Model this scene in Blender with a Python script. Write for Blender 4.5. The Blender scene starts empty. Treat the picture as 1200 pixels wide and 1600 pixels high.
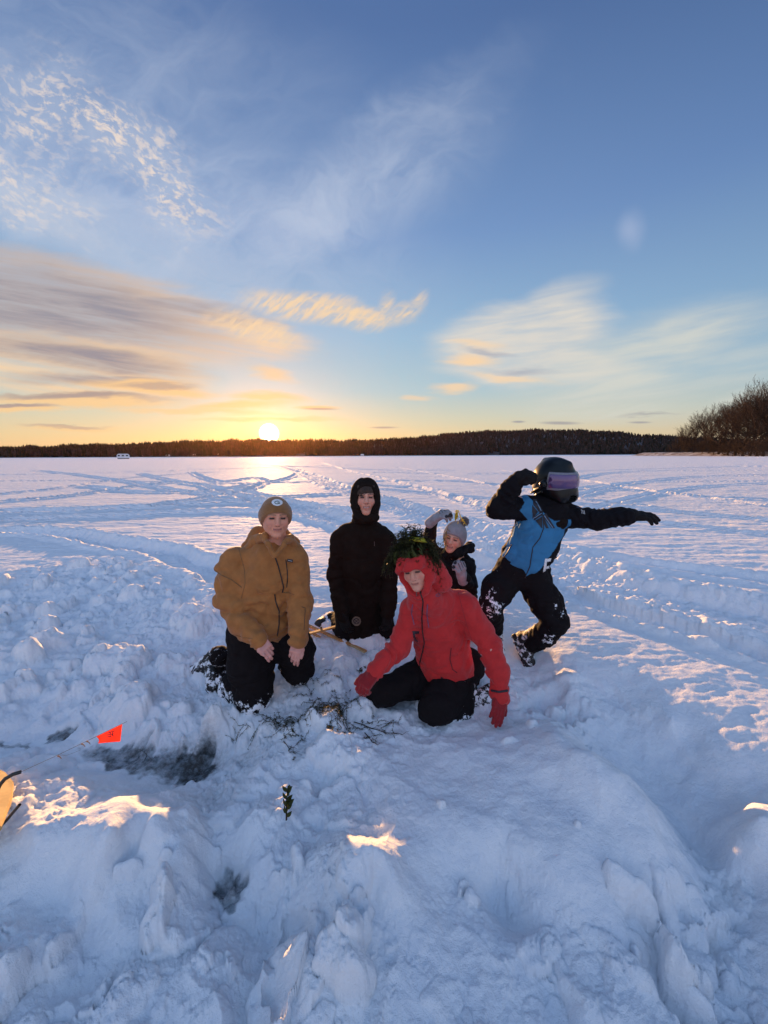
import bpy, bmesh, math, random
import numpy as np
from mathutils import Vector, Matrix
R = math.radians
random.seed(7)
scene = bpy.context.scene
C = scene.collection

# ------------------------------------------------------------------ camera
PITCH, ROLL, FPX, HC = R(8.44), R(0.27), 600.0, 1.50
cp, sp, ca, sa = math.cos(PITCH), math.sin(PITCH), math.cos(ROLL), math.sin(ROLL)
FWD = np.array([0, cp, -sp]); U0 = np.array([0, sp, cp]); R0 = np.array([1., 0, 0])
UP = U0*ca + R0*sa; RT = R0*ca - U0*sa
CAM = np.array([0, 0, HC])
cam_d = bpy.data.cameras.new('camera'); cam = bpy.data.objects.new('camera', cam_d); C.objects.link(cam)
cam_d.sensor_fit = 'VERTICAL'; cam_d.sensor_height = 36; cam_d.lens = 36*FPX/1600
cam_d.clip_start = 0.02; cam_d.clip_end = 20000
M4 = Matrix(((RT[0], UP[0], -FWD[0], 0), (RT[1], UP[1], -FWD[1], 0), (RT[2], UP[2], -FWD[2], HC), (0, 0, 0, 1)))
cam.matrix_world = M4
scene.camera = cam

def ray(u, v):
    return FWD + RT*((u-600)/FPX) - UP*((v-800)/FPX)
def at(u, v, Y):            # point at world depth Y along the sight line of photo pixel (u, v)
    d = ray(u, v); return CAM + d*(Y/d[1])
def gnd(u, v, z=0.0):       # where that sight line meets height z
    d = ray(u, v); return CAM + d*((z-HC)/d[2])

# ------------------------------------------------------------------ sun direction
SUN_EL, SUN_AZ = R(3.1), R(-16.3)
SDIR = np.array([math.sin(SUN_AZ)*math.cos(SUN_EL), math.cos(SUN_AZ)*math.cos(SUN_EL), math.sin(SUN_EL)])
sl = bpy.data.lights.new('sun', 'SUN'); sl.energy = 5.0; sl.angle = R(0.6); sl.color = (1.0, 0.52, 0.20)
so = bpy.data.objects.new('sun', sl); C.objects.link(so)
LDIR = np.array([math.sin(SUN_AZ)*math.cos(R(3.7)), math.cos(SUN_AZ)*math.cos(R(3.7)), math.sin(R(3.7))])
so.rotation_euler = Vector(-LDIR).to_track_quat('-Z', 'Y').to_euler()

# ------------------------------------------------------------------ view
scene.view_settings.view_transform = 'Standard'
scene.view_settings.look = 'None'
scene.view_settings.gamma = 1.0
EXPO = 1.32
WORLD_K = 2**-EXPO
scene.view_settings.exposure = EXPO       # the phone exposed for the shaded side
scene.view_settings.use_curve_mapping = False
scene.render.engine = 'CYCLES'
scene.cycles.use_denoising = True
scene.cycles.max_bounces = 8
scene.cycles.diffuse_bounces = 4

# ------------------------------------------------------------------ node helper
class NT:
    def __init__(s, tree): s.t = tree
    def n(s, typ, **kw):
        o = s.t.nodes.new(typ)
        for k, v in kw.items(): setattr(o, k, v)
        return o
    def put(s, sock, v):
        if isinstance(v, bpy.types.NodeSocket): s.t.links.new(v, sock)
        elif v is not None:
            if sock.type in ('RGBA',) and len(v) == 3: v = (*v, 1)
            sock.default_value = v
    def m(s, op, a, b=None, c=None, clamp=False):
        o = s.n('ShaderNodeMath', operation=op, use_clamp=clamp)
        for i, v in enumerate((a, b, c)):
            if v is not None: s.put(o.inputs[i], v)
        return o.outputs[0]
    def vm(s, op, a, b=None):
        o = s.n('ShaderNodeVectorMath', operation=op)
        s.put(o.inputs[0], a)
        if b is not None:
            s.put(o.inputs['Scale'] if op == 'SCALE' else o.inputs[1], b)
        return o.outputs['Value'] if op in ('LENGTH', 'DOT_PRODUCT', 'DISTANCE') else o.outputs[0]
    def mapr(s, v, a, b, c=0.0, d=1.0, smooth=True):
        o = s.n('ShaderNodeMapRange', interpolation_type='SMOOTHSTEP' if smooth else 'LINEAR', clamp=True) if smooth else s.n('ShaderNodeMapRange', clamp=True)
        for i, x in enumerate((v, a, b, c, d)): s.put(o.inputs[i], x)
        return o.outputs[0]
    def mapping(s, v, loc=(0, 0, 0), rot=0.0, scale=(1, 1, 1), typ='TEXTURE'):
        o = s.n('ShaderNodeMapping', vector_type=typ)
        s.put(o.inputs[0], v)
        o.inputs['Location'].default_value = loc
        o.inputs['Rotation'].default_value = (0, 0, rot)
        o.inputs['Scale'].default_value = scale
        return o.outputs[0]
    def noise(s, v, scale=5., detail=3., rough=.55, dist=0., color=False, dim='3D'):
        o = s.n('ShaderNodeTexNoise', noise_dimensions=dim)
        s.put(o.inputs['Vector'], v); o.inputs['Scale'].default_value = scale
        o.inputs['Detail'].default_value = detail; o.inputs['Roughness'].default_value = rough
        o.inputs['Distortion'].default_value = dist
        return o.outputs['Color' if color else 'Fac']
    def mix(s, f, a, b, typ='MIX'):
        o = s.n('ShaderNodeMix', data_type='RGBA', blend_type=typ)
        s.put(o.inputs[0], f); s.put(o.inputs[6], a); s.put(o.inputs[7], b)
        return o.outputs[2]
    def sep(s, v):
        o = s.n('ShaderNodeSeparateXYZ'); s.put(o.inputs[0], v); return o.outputs
    def comb(s, x, y, z):
        o = s.n('ShaderNodeCombineXYZ')
        for i, v in enumerate((x, y, z)): s.put(o.inputs[i], v)
        return o.outputs[0]
    def ramp(s, f, stops, interp='LINEAR'):
        o = s.n('ShaderNodeValToRGB'); cr = o.color_ramp; cr.interpolation = interp
        while len(cr.elements) < len(stops): cr.elements.new(0.5)
        for e, (p, c) in zip(cr.elements, stops):
            e.position = p; e.color = (*c, 1)
        s.put(o.inputs[0], f); return o.outputs[0]

def srgb(*c):
    return tuple(((x/255)/12.92 if x/255 <= .04045 else ((x/255+.055)/1.055)**2.4) for x in c)

# ------------------------------------------------------------------ world: Nishita sky, thin clouds
world = bpy.data.worlds.new("World"); scene.world = world; world.use_nodes = True
wt = world.node_tree; wt.nodes.clear(); W = NT(wt)
sky = W.n('ShaderNodeTexSky', sky_type='NISHITA', sun_disc=False, sun_elevation=SUN_EL, sun_rotation=SUN_AZ,
          altitude=100, air_density=1.0, dust_density=1.0, ozone_density=1.5)
tc = W.n('ShaderNodeTexCoord')
dirv = W.vm('NORMALIZE', tc.outputs['Generated'])
dx, dy, dz = W.sep(dirv)
yy = W.m('MAXIMUM', W.m('ABSOLUTE', dy), 0.12)
gx = W.m('DIVIDE', dx, yy); gz = W.m('DIVIDE', dz, yy)
P = W.comb(gx, gz, 0.0)
front = W.mapr(dy, 0.05, 0.3)
def g(u, v):
    d = ray(u, v); return (d[0]/d[1], d[2]/d[1])
el = W.m('MULTIPLY', W.m('ARCSINE', dz), 180/math.pi)
# clear-sky colour by elevation, brighter and warmer towards the sun's side, blended over the Nishita sky
elr = W.m('DIVIDE', el, 60.0, clamp=True)
grad_sun = W.ramp(elr, [(0.0, srgb(246, 206, 150)), (0.04, srgb(243, 216, 166)), (0.085, srgb(220, 217, 192)), (0.15, srgb(182, 209, 219)),
                        (0.27, srgb(158, 196, 226)), (0.45, srgb(126, 162, 212)), (0.72, srgb(90, 122, 176)), (1.0, srgb(68, 98, 150))])
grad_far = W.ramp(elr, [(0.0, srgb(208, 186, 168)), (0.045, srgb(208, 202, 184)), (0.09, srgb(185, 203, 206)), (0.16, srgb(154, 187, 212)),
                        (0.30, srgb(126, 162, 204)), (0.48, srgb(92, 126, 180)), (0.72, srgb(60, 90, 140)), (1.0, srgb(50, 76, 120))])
hl = W.m('SQRT', W.m('ADD', W.m('MULTIPLY', dx, dx), W.m('MULTIPLY', dy, dy)))
caz = W.m('DIVIDE', W.m('ADD', W.m('MULTIPLY', dx, math.sin(SUN_AZ)), W.m('MULTIPLY', dy, math.cos(SUN_AZ))), W.m('MAXIMUM', hl, 0.001))
fsun = W.mapr(caz, 0.25, 0.97, smooth=False)
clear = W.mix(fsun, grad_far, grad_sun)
nish = W.vm('SCALE', sky.outputs[0], 0.10)
base = W.mix(0.85, nish, clear)
# unseen sky overhead and behind, brightened and tinted to lift shaded snow and faces
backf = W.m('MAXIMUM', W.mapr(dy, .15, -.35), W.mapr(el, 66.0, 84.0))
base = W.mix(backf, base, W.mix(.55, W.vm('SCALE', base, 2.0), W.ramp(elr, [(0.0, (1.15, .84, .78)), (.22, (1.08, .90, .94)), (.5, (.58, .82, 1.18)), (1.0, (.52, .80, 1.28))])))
# --- clouds, laid out in the directions where they stand in the sky
wn = W.noise(P, 3.0, 4, .55, color=True)
warp = W.vm('SCALE', W.vm('SUBTRACT', wn, (0.5, 0.5, 0.5)), 0.10)
Pw = W.vm('ADD', P, warp)
wn2 = W.noise(W.mapping(P, scale=(.22, .05, 1)), 1.0, 4, .6, color=True)
warp2 = W.vm('MULTIPLY', W.vm('SUBTRACT', wn2, (0.5, 0.5, 0.5)), (0.13, 0.048, 0))
Ps = W.vm('ADD', P, warp2)
def blob(u, v, ru, rv, ang=0, soft=0.0, w=None, amp=1.0):
    """ellipse centred on photo direction (u, v); ang clockwise in the picture, degrees"""
    c = g(u, v)
    k = 1/600.0
    ru, rv = ru*1.22, rv*1.22
    mp = W.mapping(Pw if w is None else w, loc=(c[0], c[1], 0), rot=R(-ang), scale=(ru*k, rv*k, 1))
    return W.mapr(W.vm('LENGTH', mp), 1.0, soft, 0.0, amp)
def mx(*a):
    r = a[0]
    for b in a[1:]: r = W.m('MAXIMUM', r, b)
    return r
def over(colr, cloud, f):
    return W.mix(W.m('MULTIPLY', f, front, clamp=True), colr, cloud)
def streak(ang, sx, sy, seed, lo, hi, detail=5, rough=.6, dist=.4, src=None):
    mp = W.mapping(src if src is not None else P, loc=(seed, seed*.37, 0), rot=R(-ang), scale=(sx, sy, 1))
    return W.mapr(W.noise(mp, 1.0, detail, rough, dist), lo, hi)
skyc = base
PEACH, CREAM, GREY, WHITE = srgb(252, 217, 170), srgb(240, 224, 205), srgb(140, 143, 160), srgb(205, 214, 226)
Pq0 = W.vm('ADD', P, W.vm('SCALE', W.vm('SUBTRACT', W.noise(P, 5.0, 4, .6, color=True), (0.5, 0.5, 0.5)), 0.28))
# high thin veil, upper left to centre
veil = mx(blob(230, 330, 430, 170, 14, 0.1, Pw, .8), blob(480, 340, 300, 95, -24, 0.1, Pw, .85), blob(120, 120, 420, 170, 10, 0.1, Pw, .45), blob(610, 240, 250, 75, -34, 0., Pq0, .5))
Pq = W.vm('ADD', P, W.vm('SCALE', W.vm('SUBTRACT', W.noise(P, 1.6, 5, .6, color=True), (0.5, 0.5, 0.5)), 0.45))
vs = mx(streak(-30, .30, .10, 3.1, .28, .78, 6, .62, .2, Pq), W.m('MULTIPLY', streak(22, .34, .09, 8.2, .30, .8, 6, .62, .2, Pq), .9))
skyc = over(skyc, srgb(200, 210, 228), W.m('MULTIPLY', veil, W.m('ADD', W.m('MULTIPLY', vs, .70), .16)))
# mackerel puffs
puff = mx(blob(190, 228, 165, 60, 38, .15, Pq0), blob(20, 290, 135, 40, 28, .15, Pq0), blob(75, 165, 120, 50, 35, .0, Pq0, .8), blob(10, 225, 120, 66, 30, .0, Pq0, .75))
pf = W.mapr(W.noise(W.mapping(Pw, rot=R(-28), scale=(.030, .017, 1)), 1.0, 3.5, .62, .3), .45, .65)
pf2 = W.mapr(W.noise(W.mapping(Ps, rot=R(-30), scale=(.16, .08, 1)), 1.0, 2, .5), .30, .62)
puffm = W.m('MULTIPLY', W.m('MULTIPLY', puff, pf), W.m('ADD', W.m('MULTIPLY', pf2, .75), .25))
skyc = over(skyc, srgb(196, 204, 220), W.m('MULTIPLY', puff, .35))
skyc = over(skyc, srgb(246, 226, 208), W.m('MULTIPLY', puffm, .95))
# soft wash under the puffs
wash = mx(blob(60, 330, 300, 60, 22, 0, Pw, .7), blob(200, 395, 330, 45, 18, 0, Pw, .55))
skyc = over(skyc, srgb(190, 200, 218), W.m('MULTIPLY', wash, streak(22, .3, .05, 1.7, .25, .7, 5, .6, .2, Pq)))
# the big smooth grey lens on the left with its lit lower edge, and the wave it runs out into
fine = streak(9, .32, .022, 5.0, .30, .66, 6, .64, .3)
def lens(col, body, lit, grey, litc, a=.95):
    col = over(col, litc, W.m('MULTIPLY', body, a))
    return over(col, grey, W.m('MULTIPLY', lit, .9))
b1 = mx(blob(30, 475, 345, 68, 9, .66, Ps), blob(270, 508, 205, 33, 9, .62, Ps), blob(20, 520, 230, 28, 3, .5, Ps))
g1 = mx(blob(0, 458, 350, 66, 10, .35, Ps), blob(280, 480, 165, 18, 11, .1, Ps, .85), blob(60, 512, 210, 15, 5, .1, Ps, .8))
f1 = W.m('ADD', W.m('MULTIPLY', fine, .60), .42)
skyc = lens(skyc, W.m('MULTIPLY', b1, f1), W.m('MULTIPLY', g1, f1), GREY, srgb(240, 208, 176))
b2 = mx(blob(470, 484, 95, 24, 6, .35, Pw), blob(560, 500, 85, 16, 3, .2, Pw), blob(600, 486, 14, 28, 25, .1, Pw, .8), blob(628, 494, 36, 16, -12, .2, Pw, .85), blob(400, 516, 80, 20, 15, .2, Ps), blob(655, 478, 14, 26, 30, .1, Pw, .7))
rip = mx(streak(-38, .045, .012, 2.2, .36, .62, 4), W.m('MULTIPLY', streak(6, .2, .02, 4.2, .4, .7, 5), .8))
skyc = over(skyc, srgb(250, 216, 172), W.m('MULTIPLY', b2, W.m('ADD', W.m('MULTIPLY', rip, .70), .22)))
b3 = mx(blob(110, 575, 200, 41, 6, .68, Ps), blob(20, 560, 190, 36, 6, .55, Ps))
g3 = mx(blob(120, 556, 200, 22, 8, .25, Ps), blob(150, 593, 150, 12, 3, .2, Ps, .85), blob(20, 540, 160, 18, 4, .2, Ps, .8))
skyc = lens(skyc, W.m('MULTIPLY', b3, f1), W.m('MULTIPLY', g3, f1), srgb(146, 143, 156), srgb(245, 212, 172))
b4 = mx(blob(120, 625, 170, 11, 1, .3, Ps), blob(230, 606, 120, 9, 4, .3, Ps), blob(30, 637, 80, 7, 0, .3, Ps), blob(370, 632, 110, 9, -3, .2, Ps), blob(420, 618, 70, 9, 4, .2, Ps),
        blob(425, 582, 42, 11, 14, .1, Ps, .8), blob(495, 637, 38, 3.5, 1, .3, P), blob(300, 640, 160, 6, 2, .2, Ps, .8), blob(420, 655, 120, 5, 0, .2, Ps, .9), blob(110, 668, 90, 5, 0, .3, Ps, .7), blob(220, 600, 70, 8, 2, .3, Ps))
g4 = mx(blob(120, 619, 150, 6, 1, .2, Ps), blob(20, 633, 70, 4, 0, .3, Ps), blob(100, 665, 80, 3, 0, .3, Ps, .6), blob(240, 603, 70, 5, 0, .3, Ps, .7), blob(600, 668, 25, 2, 0, .2, P, .8), blob(500, 639, 30, 2, 1, .2, P, .8))
skyc = lens(skyc, b4, g4, srgb(170, 155, 152), srgb(252, 208, 148), .85)
# right-hand clouds
fr = streak(-8, .25, .03, 6.6, .28, .68, 5)
b5 = W.m('MULTIPLY', 1.0, mx(blob(820, 522, 135, 50, -10, .5, Ps, .95), blob(855, 480, 95, 28, -22, .1, Pw, .7), blob(745, 545, 66, 20, 2, .3, Ps), blob(850, 565, 150, 30, 3, .45, Ps, .9), blob(775, 585, 105, 18, 6, .2, Ps, .9), blob(800, 510, 70, 30, -20, .2, Ps, .9)))
skyc = over(skyc, srgb(222, 216, 206), W.m('MULTIPLY', b5, W.m('ADD', W.m('MULTIPLY', fr, .5), .5)))
skyc = over(skyc, srgb(250, 214, 170), mx(blob(735, 562, 48, 9, 3, .1, Ps, .9), blob(750, 541, 45, 8, 4, .1, Ps, .6), blob(800, 590, 75, 7, 6, .1, Ps, .7), blob(710, 606, 42, 8, -2, .2, Ps, .8), blob(655, 620, 28, 5, 0, .2, Ps, .6)))
skyc = over(skyc, srgb(160, 165, 180), mx(blob(760, 552, 40, 5, 5, .1, Ps, .6), blob(820, 580, 60, 7, 2, .0, Ps, .6)))
b6 = mx(blob(1040, 535, 200, 52, -14, .1, Ps, .8), blob(980, 595, 190, 66, -12, .1, Ps, .85), blob(1150, 565, 150, 30, -14, 0., Ps, .5), blob(950, 640, 170, 30, 2, .0, Ps, .8), blob(1180, 618, 100, 18, -12, .1, Ps, .7), blob(1090, 600, 150, 20, -10, 0., Ps, .5))
skyc = over(skyc, srgb(214, 214, 204), W.m('MULTIPLY', b6, W.m('ADD', W.m('MULTIPLY', streak(-10, .3, .035, 9.4, .3, .7, 5), .6), .42)))
skyc = over(skyc, srgb(150, 150, 158), mx(blob(810, 659, 12, 2, 0, .2, P, .8), blob(875, 661, 35, 3, 1, .2, P, .7), blob(1000, 660, 20, 2, 0, .2, P, .7), blob(1010, 650, 60, 3, -2, .0, Ps, .5)))
skyc = over(skyc, srgb(170, 185, 215), blob(993, 352, 26, 32, 0, .0, Pw, .55))
# glow and disc of the sun
cs = W.vm('DOT_PRODUCT', dirv, tuple(SDIR))
ang = W.m('MULTIPLY', W.m('ARCCOSINE', W.m('MINIMUM', cs, 1.0)), 180/math.pi)
glow = W.m('ADD', W.m('MULTIPLY', W.m('EXPONENT', W.m('MULTIPLY', ang, -1/1.0)), 1.1), W.m('MULTIPLY', W.m('EXPONENT', W.m('MULTIPLY', ang, -1/5.0)), .17))
skyc = W.vm('ADD', skyc, W.vm('SCALE', W.comb(1.0, .62, .22), glow))
disc = W.mapr(ang, 1.45, .95)
skyc = W.vm('ADD', skyc, W.vm('SCALE', W.comb(1.0, .9, .6), W.m('MULTIPLY', disc, 9.0)))
# below the horizon: snow-lit ground tone (never in view)
skyc = W.mix(W.mapr(dz, -0.01, -0.06), skyc, (0.25, 0.28, 0.36))
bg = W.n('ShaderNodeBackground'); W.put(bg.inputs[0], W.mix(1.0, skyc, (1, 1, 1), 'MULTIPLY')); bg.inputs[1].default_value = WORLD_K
wo = W.n('ShaderNodeOutputWorld'); wt.links.new(bg.outputs[0], wo.inputs[0])
world.cycles.sampling_method = 'MANUAL'; world.cycles.sample_map_resolution = 1024
# ------------------------------------------------------------------ helpers for things
def tag(o, label=None, cat=None, group=None, kind=None):
    if label: o['label'] = label
    if cat: o['category'] = cat
    if group: o['group'] = group
    if kind: o['kind'] = kind
    return o
def mesh_np(name, V, F, mat, parent=None, smooth=True, attrs=None, mats=None, midx=None):
    """V (n,3); F (m,4) or (m,3) index array; one mesh object"""
    me = bpy.data.meshes.new(name)
    V = np.asarray(V, np.float32); F = np.asarray(F, np.int32)
    k = F.shape[1]
    me.vertices.add(len(V)); me.vertices.foreach_set('co', V.ravel())
    me.loops.add(F.size); me.loops.foreach_set('vertex_index', F.ravel())
    me.polygons.add(len(F))
    me.polygons.foreach_set('loop_start', np.arange(0, F.size, k, dtype=np.int32))
    me.polygons.foreach_set('loop_total', np.full(len(F), k, np.int32))
    me.polygons.foreach_set('use_smooth', np.full(len(F), smooth))
    for nm, a in (attrs or {}).items():
        a = np.asarray(a, np.float32)
        if a.ndim == 1:
            at_ = me.attributes.new(nm, 'FLOAT', 'POINT'); at_.data.foreach_set('value', a)
        else:
            at_ = me.attributes.new(nm, 'FLOAT_COLOR', 'POINT')
            if a.shape[1] == 3: a = np.hstack([a, np.ones((len(a), 1), np.float32)])
            at_.data.foreach_set('color', a.ravel())
    for m in (mats or [mat]): me.materials.append(m)
    if midx is not None: me.polygons.foreach_set('material_index', np.asarray(midx, np.int32))
    me.update(); me.validate()
    o = bpy.data.objects.new(name, me); C.objects.link(o)
    if parent is not None: o.parent = parent
    return o
def empty(name, loc, label, cat, group=None):
    o = bpy.data.objects.new(name, None); C.objects.link(o); o.location = [float(x) for x in loc]
    o.empty_display_size = .1
    return tag(o, label, cat, group)
def child(o, root):
    """parent an object whose mesh was built in world space"""
    o.parent = root; o.matrix_parent_inverse = Matrix.Translation(-Vector(root.location)); return o

# ------------------------------------------------------------------ numpy noise
def _hash(ix, iy, iz, seed):
    h = (ix.astype(np.int64)*374761393 + iy.astype(np.int64)*668265263 + np.int64(iz)*2147483647*3 + seed*974634777) & 0xFFFFFFFF \
        if np.isscalar(iz) else (ix.astype(np.int64)*374761393 + iy.astype(np.int64)*668265263 + iz.astype(np.int64)*1440662683 + seed*974634777) & 0xFFFFFFFF
    h = ((h ^ (h >> 13))*1274126177) & 0xFFFFFFFF
    h = ((h ^ (h >> 16))*2246822519) & 0xFFFFFFFF
    return h ^ (h >> 15)
def rnd01(h): return (h & 0xFFFFFF)/float(0x1000000)
def perlin2(x, y, seed=0):
    x0 = np.floor(x); y0 = np.floor(y); fx = x-x0; fy = y-y0
    u = fx*fx*fx*(fx*(fx*6-15)+10); v = fy*fy*fy*(fy*(fy*6-15)+10)
    def gr(i, j):
        a = rnd01(_hash(x0+i, y0+j, 0, seed))*6.2831853
        return np.cos(a)*(fx-i)+np.sin(a)*(fy-j)
    a = gr(0, 0); b = gr(1, 0); c = gr(0, 1); d = gr(1, 1)
    return (a+(b-a)*u + ((c+(d-c)*u)-(a+(b-a)*u))*v)*1.5
def fbm2(x, y, oct=4, seed=0, gain=.5):
    s = 0; a = 1
    for i in range(oct):
        s = s + a*perlin2(x*2**i+i*7.7, y*2**i-i*3.1, seed+i); a *= gain
    return s
def noise3(x, y, z, seed=0):
    x0 = np.floor(x); y0 = np.floor(y); z0 = np.floor(z); fx = x-x0; fy = y-y0; fz = z-z0
    u = fx*fx*(3-2*fx); v = fy*fy*(3-2*fy); w = fz*fz*(3-2*fz)
    def c(i, j, k): return rnd01(_hash(x0+i, y0+j, z0+k, seed))
    def l(a, b, t): return a+(b-a)*t
    return l(l(l(c(0, 0, 0), c(1, 0, 0), u), l(c(0, 1, 0), c(1, 1, 0), u), v), l(l(c(0, 0, 1), c(1, 0, 1), u), l(c(0, 1, 1), c(1, 1, 1), u), v), w)*2-1
def chunks(x, y, cell, seed, dens=.6, flat=1.0, rmin=.35, rmax=.75):
    """rounded blocks of broken snow: 0..1 height of the tallest block over each point"""
    X = x/cell; Y = y/cell
    x0 = np.floor(X); y0 = np.floor(Y); out = np.zeros_like(X)
    for i in (-1, 0, 1):
        for j in (-1, 0, 1):
            cx, cy = x0+i, y0+j
            h = _hash(cx, cy, 1, seed); h2 = _hash(cx, cy, 2, seed); h3 = _hash(cx, cy, 3, seed)
            px = cx+.15+.7*rnd01(h); py = cy+.15+.7*rnd01(h >> 7)
            r = rmin+(rmax-rmin)*rnd01(h2); th = rnd01(h2 >> 5)*3.1416; asp = .55+.45*rnd01(h3)
            on = rnd01(h3 >> 6) < dens
            ddx = X-px; ddy = Y-py
            a = (ddx*np.cos(th)+ddy*np.sin(th))/r; b = (-ddx*np.sin(th)+ddy*np.cos(th))/(r*asp)
            # squarish ellipse, domed top, tilted
            d = (np.abs(a)**2.6+np.abs(b)**2.6)
            tilt = 1+.45*a*(rnd01(h >> 3)-.5)*2
            hh = np.clip(1-d, 0, 1)**.38*(.45+.55*rnd01(h3 >> 3))*tilt
            out = np.maximum(out, np.where(on, hh, 0))
    return out
def sstep(a, b, x):
    t = np.clip((x-a)/(b-a), 0, 1); return t*t*(3-2*t)

# ------------------------------------------------------------------ the lake snow: one height function
# dug-up ground: photo direction (u, v), height z, roughness d
CTRL = [
 # undisturbed rim and beyond
 (0,845,0.0,.1),(160,850,0.0,.1),(300,890,0.0,.1),(420,930,0,.0),(500,930,0,.0),(640,930,0,0),(830,930,0,0),(940,960,0,0),(1100,1000,0,0),(1190,1050,0,0),(950,1030,0,0),(1090,1090,.0,.0),(1199,1140,.0,0),
 (-250,860,0,.1),(-200,1000,-.05,.8),(-300,1300,-.05,.8),(1350,1180,0,0),(1500,1350,-.05,.3),(1300,1500,-.15,.6),(-200,1550,-.12,.8),
 # left bank and rubble
 (0,880,.03,.7),(100,885,.045,.8),(200,905,.045,.9),(280,935,.035,.9),(340,950,.02,.6),
 (0,930,-.06,.9),(100,950,-.10,.9),(200,965,-.09,.8),(290,985,-.07,.8),(80,1000,-.07,1),(200,1030,-.12,.9),(60,1060,-.13,.9),(150,1090,-.14,.9),(250,1060,-.12,.9),(310,1075,-.16,.6),(300,1030,-.12,.6),
 (0,1110,-.17,.8),(250,1105,-.13,1),(330,1130,-.17,.9),
 # slush pool
 (0,1165,-.29,.3),(85,1152,-.30,.2),(150,1185,-.30,.25),(210,1190,-.31,.2),(270,1210,-.32,.2),(330,1180,-.32,.3),(280,1235,-.31,.2),(60,1180,-.25,.5),(240,1160,-.22,.8),(380,1165,-.20,.8),
 # lit pile, left front
 (10,1215,-.14,.5),(60,1215,-.12,.6),(40,1255,-.055,.5),(50,1310,-.005,.35),(130,1255,-.055,.4),(190,1243,-.025,.2),(235,1258,-.03,.2),(225,1290,-.005,.2),(180,1300,.0,.2),(120,1300,-.005,.3),(130,1335,-.03,.25),(290,1270,-.12,.6),(20,1350,-.08,.3),
 (60,1400,-.13,.2),(200,1330,-.10,.2),(150,1420,-.17,.4),(50,1470,-.20,.5),(300,1330,-.13,.3),(390,1290,-.13,.4),(330,1250,-.18,.7),
 # foreground
 (355,1395,-.33,.3),(330,1365,-.27,.5),(385,1410,-.27,.4),(290,1440,-.20,.9),(240,1430,-.15,1),(120,1500,-.20,.8),(20,1540,-.16,.8),(180,1570,-.16,1),(330,1500,-.19,1),(420,1450,-.27,1),
 (410,1275,-.12,.4),(480,1245,-.17,.6),(510,1280,-.19,.6),(440,1340,-.15,.6),(572,1288,-.11,.4),(575,1308,-.06,.3),(575,1350,-.005,.3),(602,1348,-.01,.3),(550,1348,-.01,.3),(575,1425,-.12,.5),(480,1400,-.14,.8),(470,1500,-.14,.9),(400,1585,-.28,.7),(560,1550,-.15,.7),(620,1560,-.17,.5),
 # around the people
 (350,1090,-.15,.4),(400,1120,-.15,.4),(440,1090,-.14,.4),(490,1065,-.13,.4),(530,1040,-.10,.7),(520,990,-.04,.6),(560,1000,-.05,.6),(610,985,-.04,.5),(540,1100,-.12,.6),(480,1130,-.14,.7),(600,1085,-.13,.5),(620,1130,-.12,.5),(560,1160,-.12,.5),(460,1190,-.13,.5),
 (690,1138,-.13,.4),(740,1120,-.13,.3),(790,1135,-.13,.3),(800,1060,-.12,.4),(770,1000,-.05,.2),(700,960,-.02,0),(820,1040,-.12,.2),(860,1055,-.08,.3),(880,1060,-.03,.3),(880,1020,.0,0),
 # big mound
 (660,1200,-.11,0.17),(760,1160,-.08,0.22),(820,1150,-.05,0.17),(872,1146,.03,0.17),(900,1162,.04,0.17),(930,1186,.065,0.17),(890,1175,.045,0.17),(960,1215,.035,0.22),(1010,1270,-.06,0.22),(1040,1330,-.11,0.22),(1040,1390,-.16,0.6),
 (740,1230,-.09,0.17),(850,1230,-.05,0.11),(940,1280,-.06,0.11),(860,1330,-.09,0.17),(960,1350,-.10,0.17),(760,1310,-.12,0.28),(680,1290,-.10,0.22),(650,1380,-.14,0.28),(790,1410,-.24,0.8),(800,1470,-.19,0.5),(700,1470,-.19,0.3),(900,1450,-.19,0.3),(700,1580,-.21,0.4),(880,1580,-.22,0.5),(980,1500,-.24,0.6),
 # trench on the right and its far bank
 (860,1100,-.17,0.7),(900,1110,-.15,0.6),(950,1160,-.20,0.28),(1000,1210,-.25,0.28),(1050,1260,-.28,0.28),(1100,1330,-.31,0.28),(1130,1400,-.31,0.7),(1060,1450,-.28,1),(1120,1520,-.25,1),(1040,1580,-.30,0.8),(1180,1580,-.28,0.8),
 (960,1095,-.10,0.3),(1040,1130,-.08,0.3),(1120,1180,-.10,0.17),(1190,1220,-.09,0.17),(1080,1200,-.2,0.17),(1170,1275,-.035,0.22),(1195,1290,-.03,0.17),(1180,1350,-.16,0.17),(1190,1450,-.22,0.5),
]
_cp = np.array([gnd(u, v, z)[:2] for u, v, z, d in CTRL]); _cz = np.array([c[2] for c in CTRL]); _cd = np.array([c[3] for c in CTRL])
_ring = np.array([(7*math.cos(a), 1.5+7*math.sin(a)) for a in np.linspace(0, 2*math.pi, 24, endpoint=False)])
_back = np.array([(-1.5, 0.2), (-.6, .2), (0, .2), (.6, .2), (1.4, .2), (-1, -1), (0, -1), (1, -1), (-2.5, .5), (2.5, .5)])
_cp = np.vstack([_cp, _ring, _back]); _cz = np.concatenate([_cz, np.zeros(24), np.full(10, -.16)]); _cd = np.concatenate([_cd, np.zeros(24), np.full(10, .6)])
def _phi(d2): return np.sqrt(d2+.035**2)
_A = _phi(((_cp[:, None]-_cp[None])**2).sum(-1)); _A += np.eye(len(_A))*0.0
_w = np.linalg.solve(_A, np.stack([_cz, _cd], 1))
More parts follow.
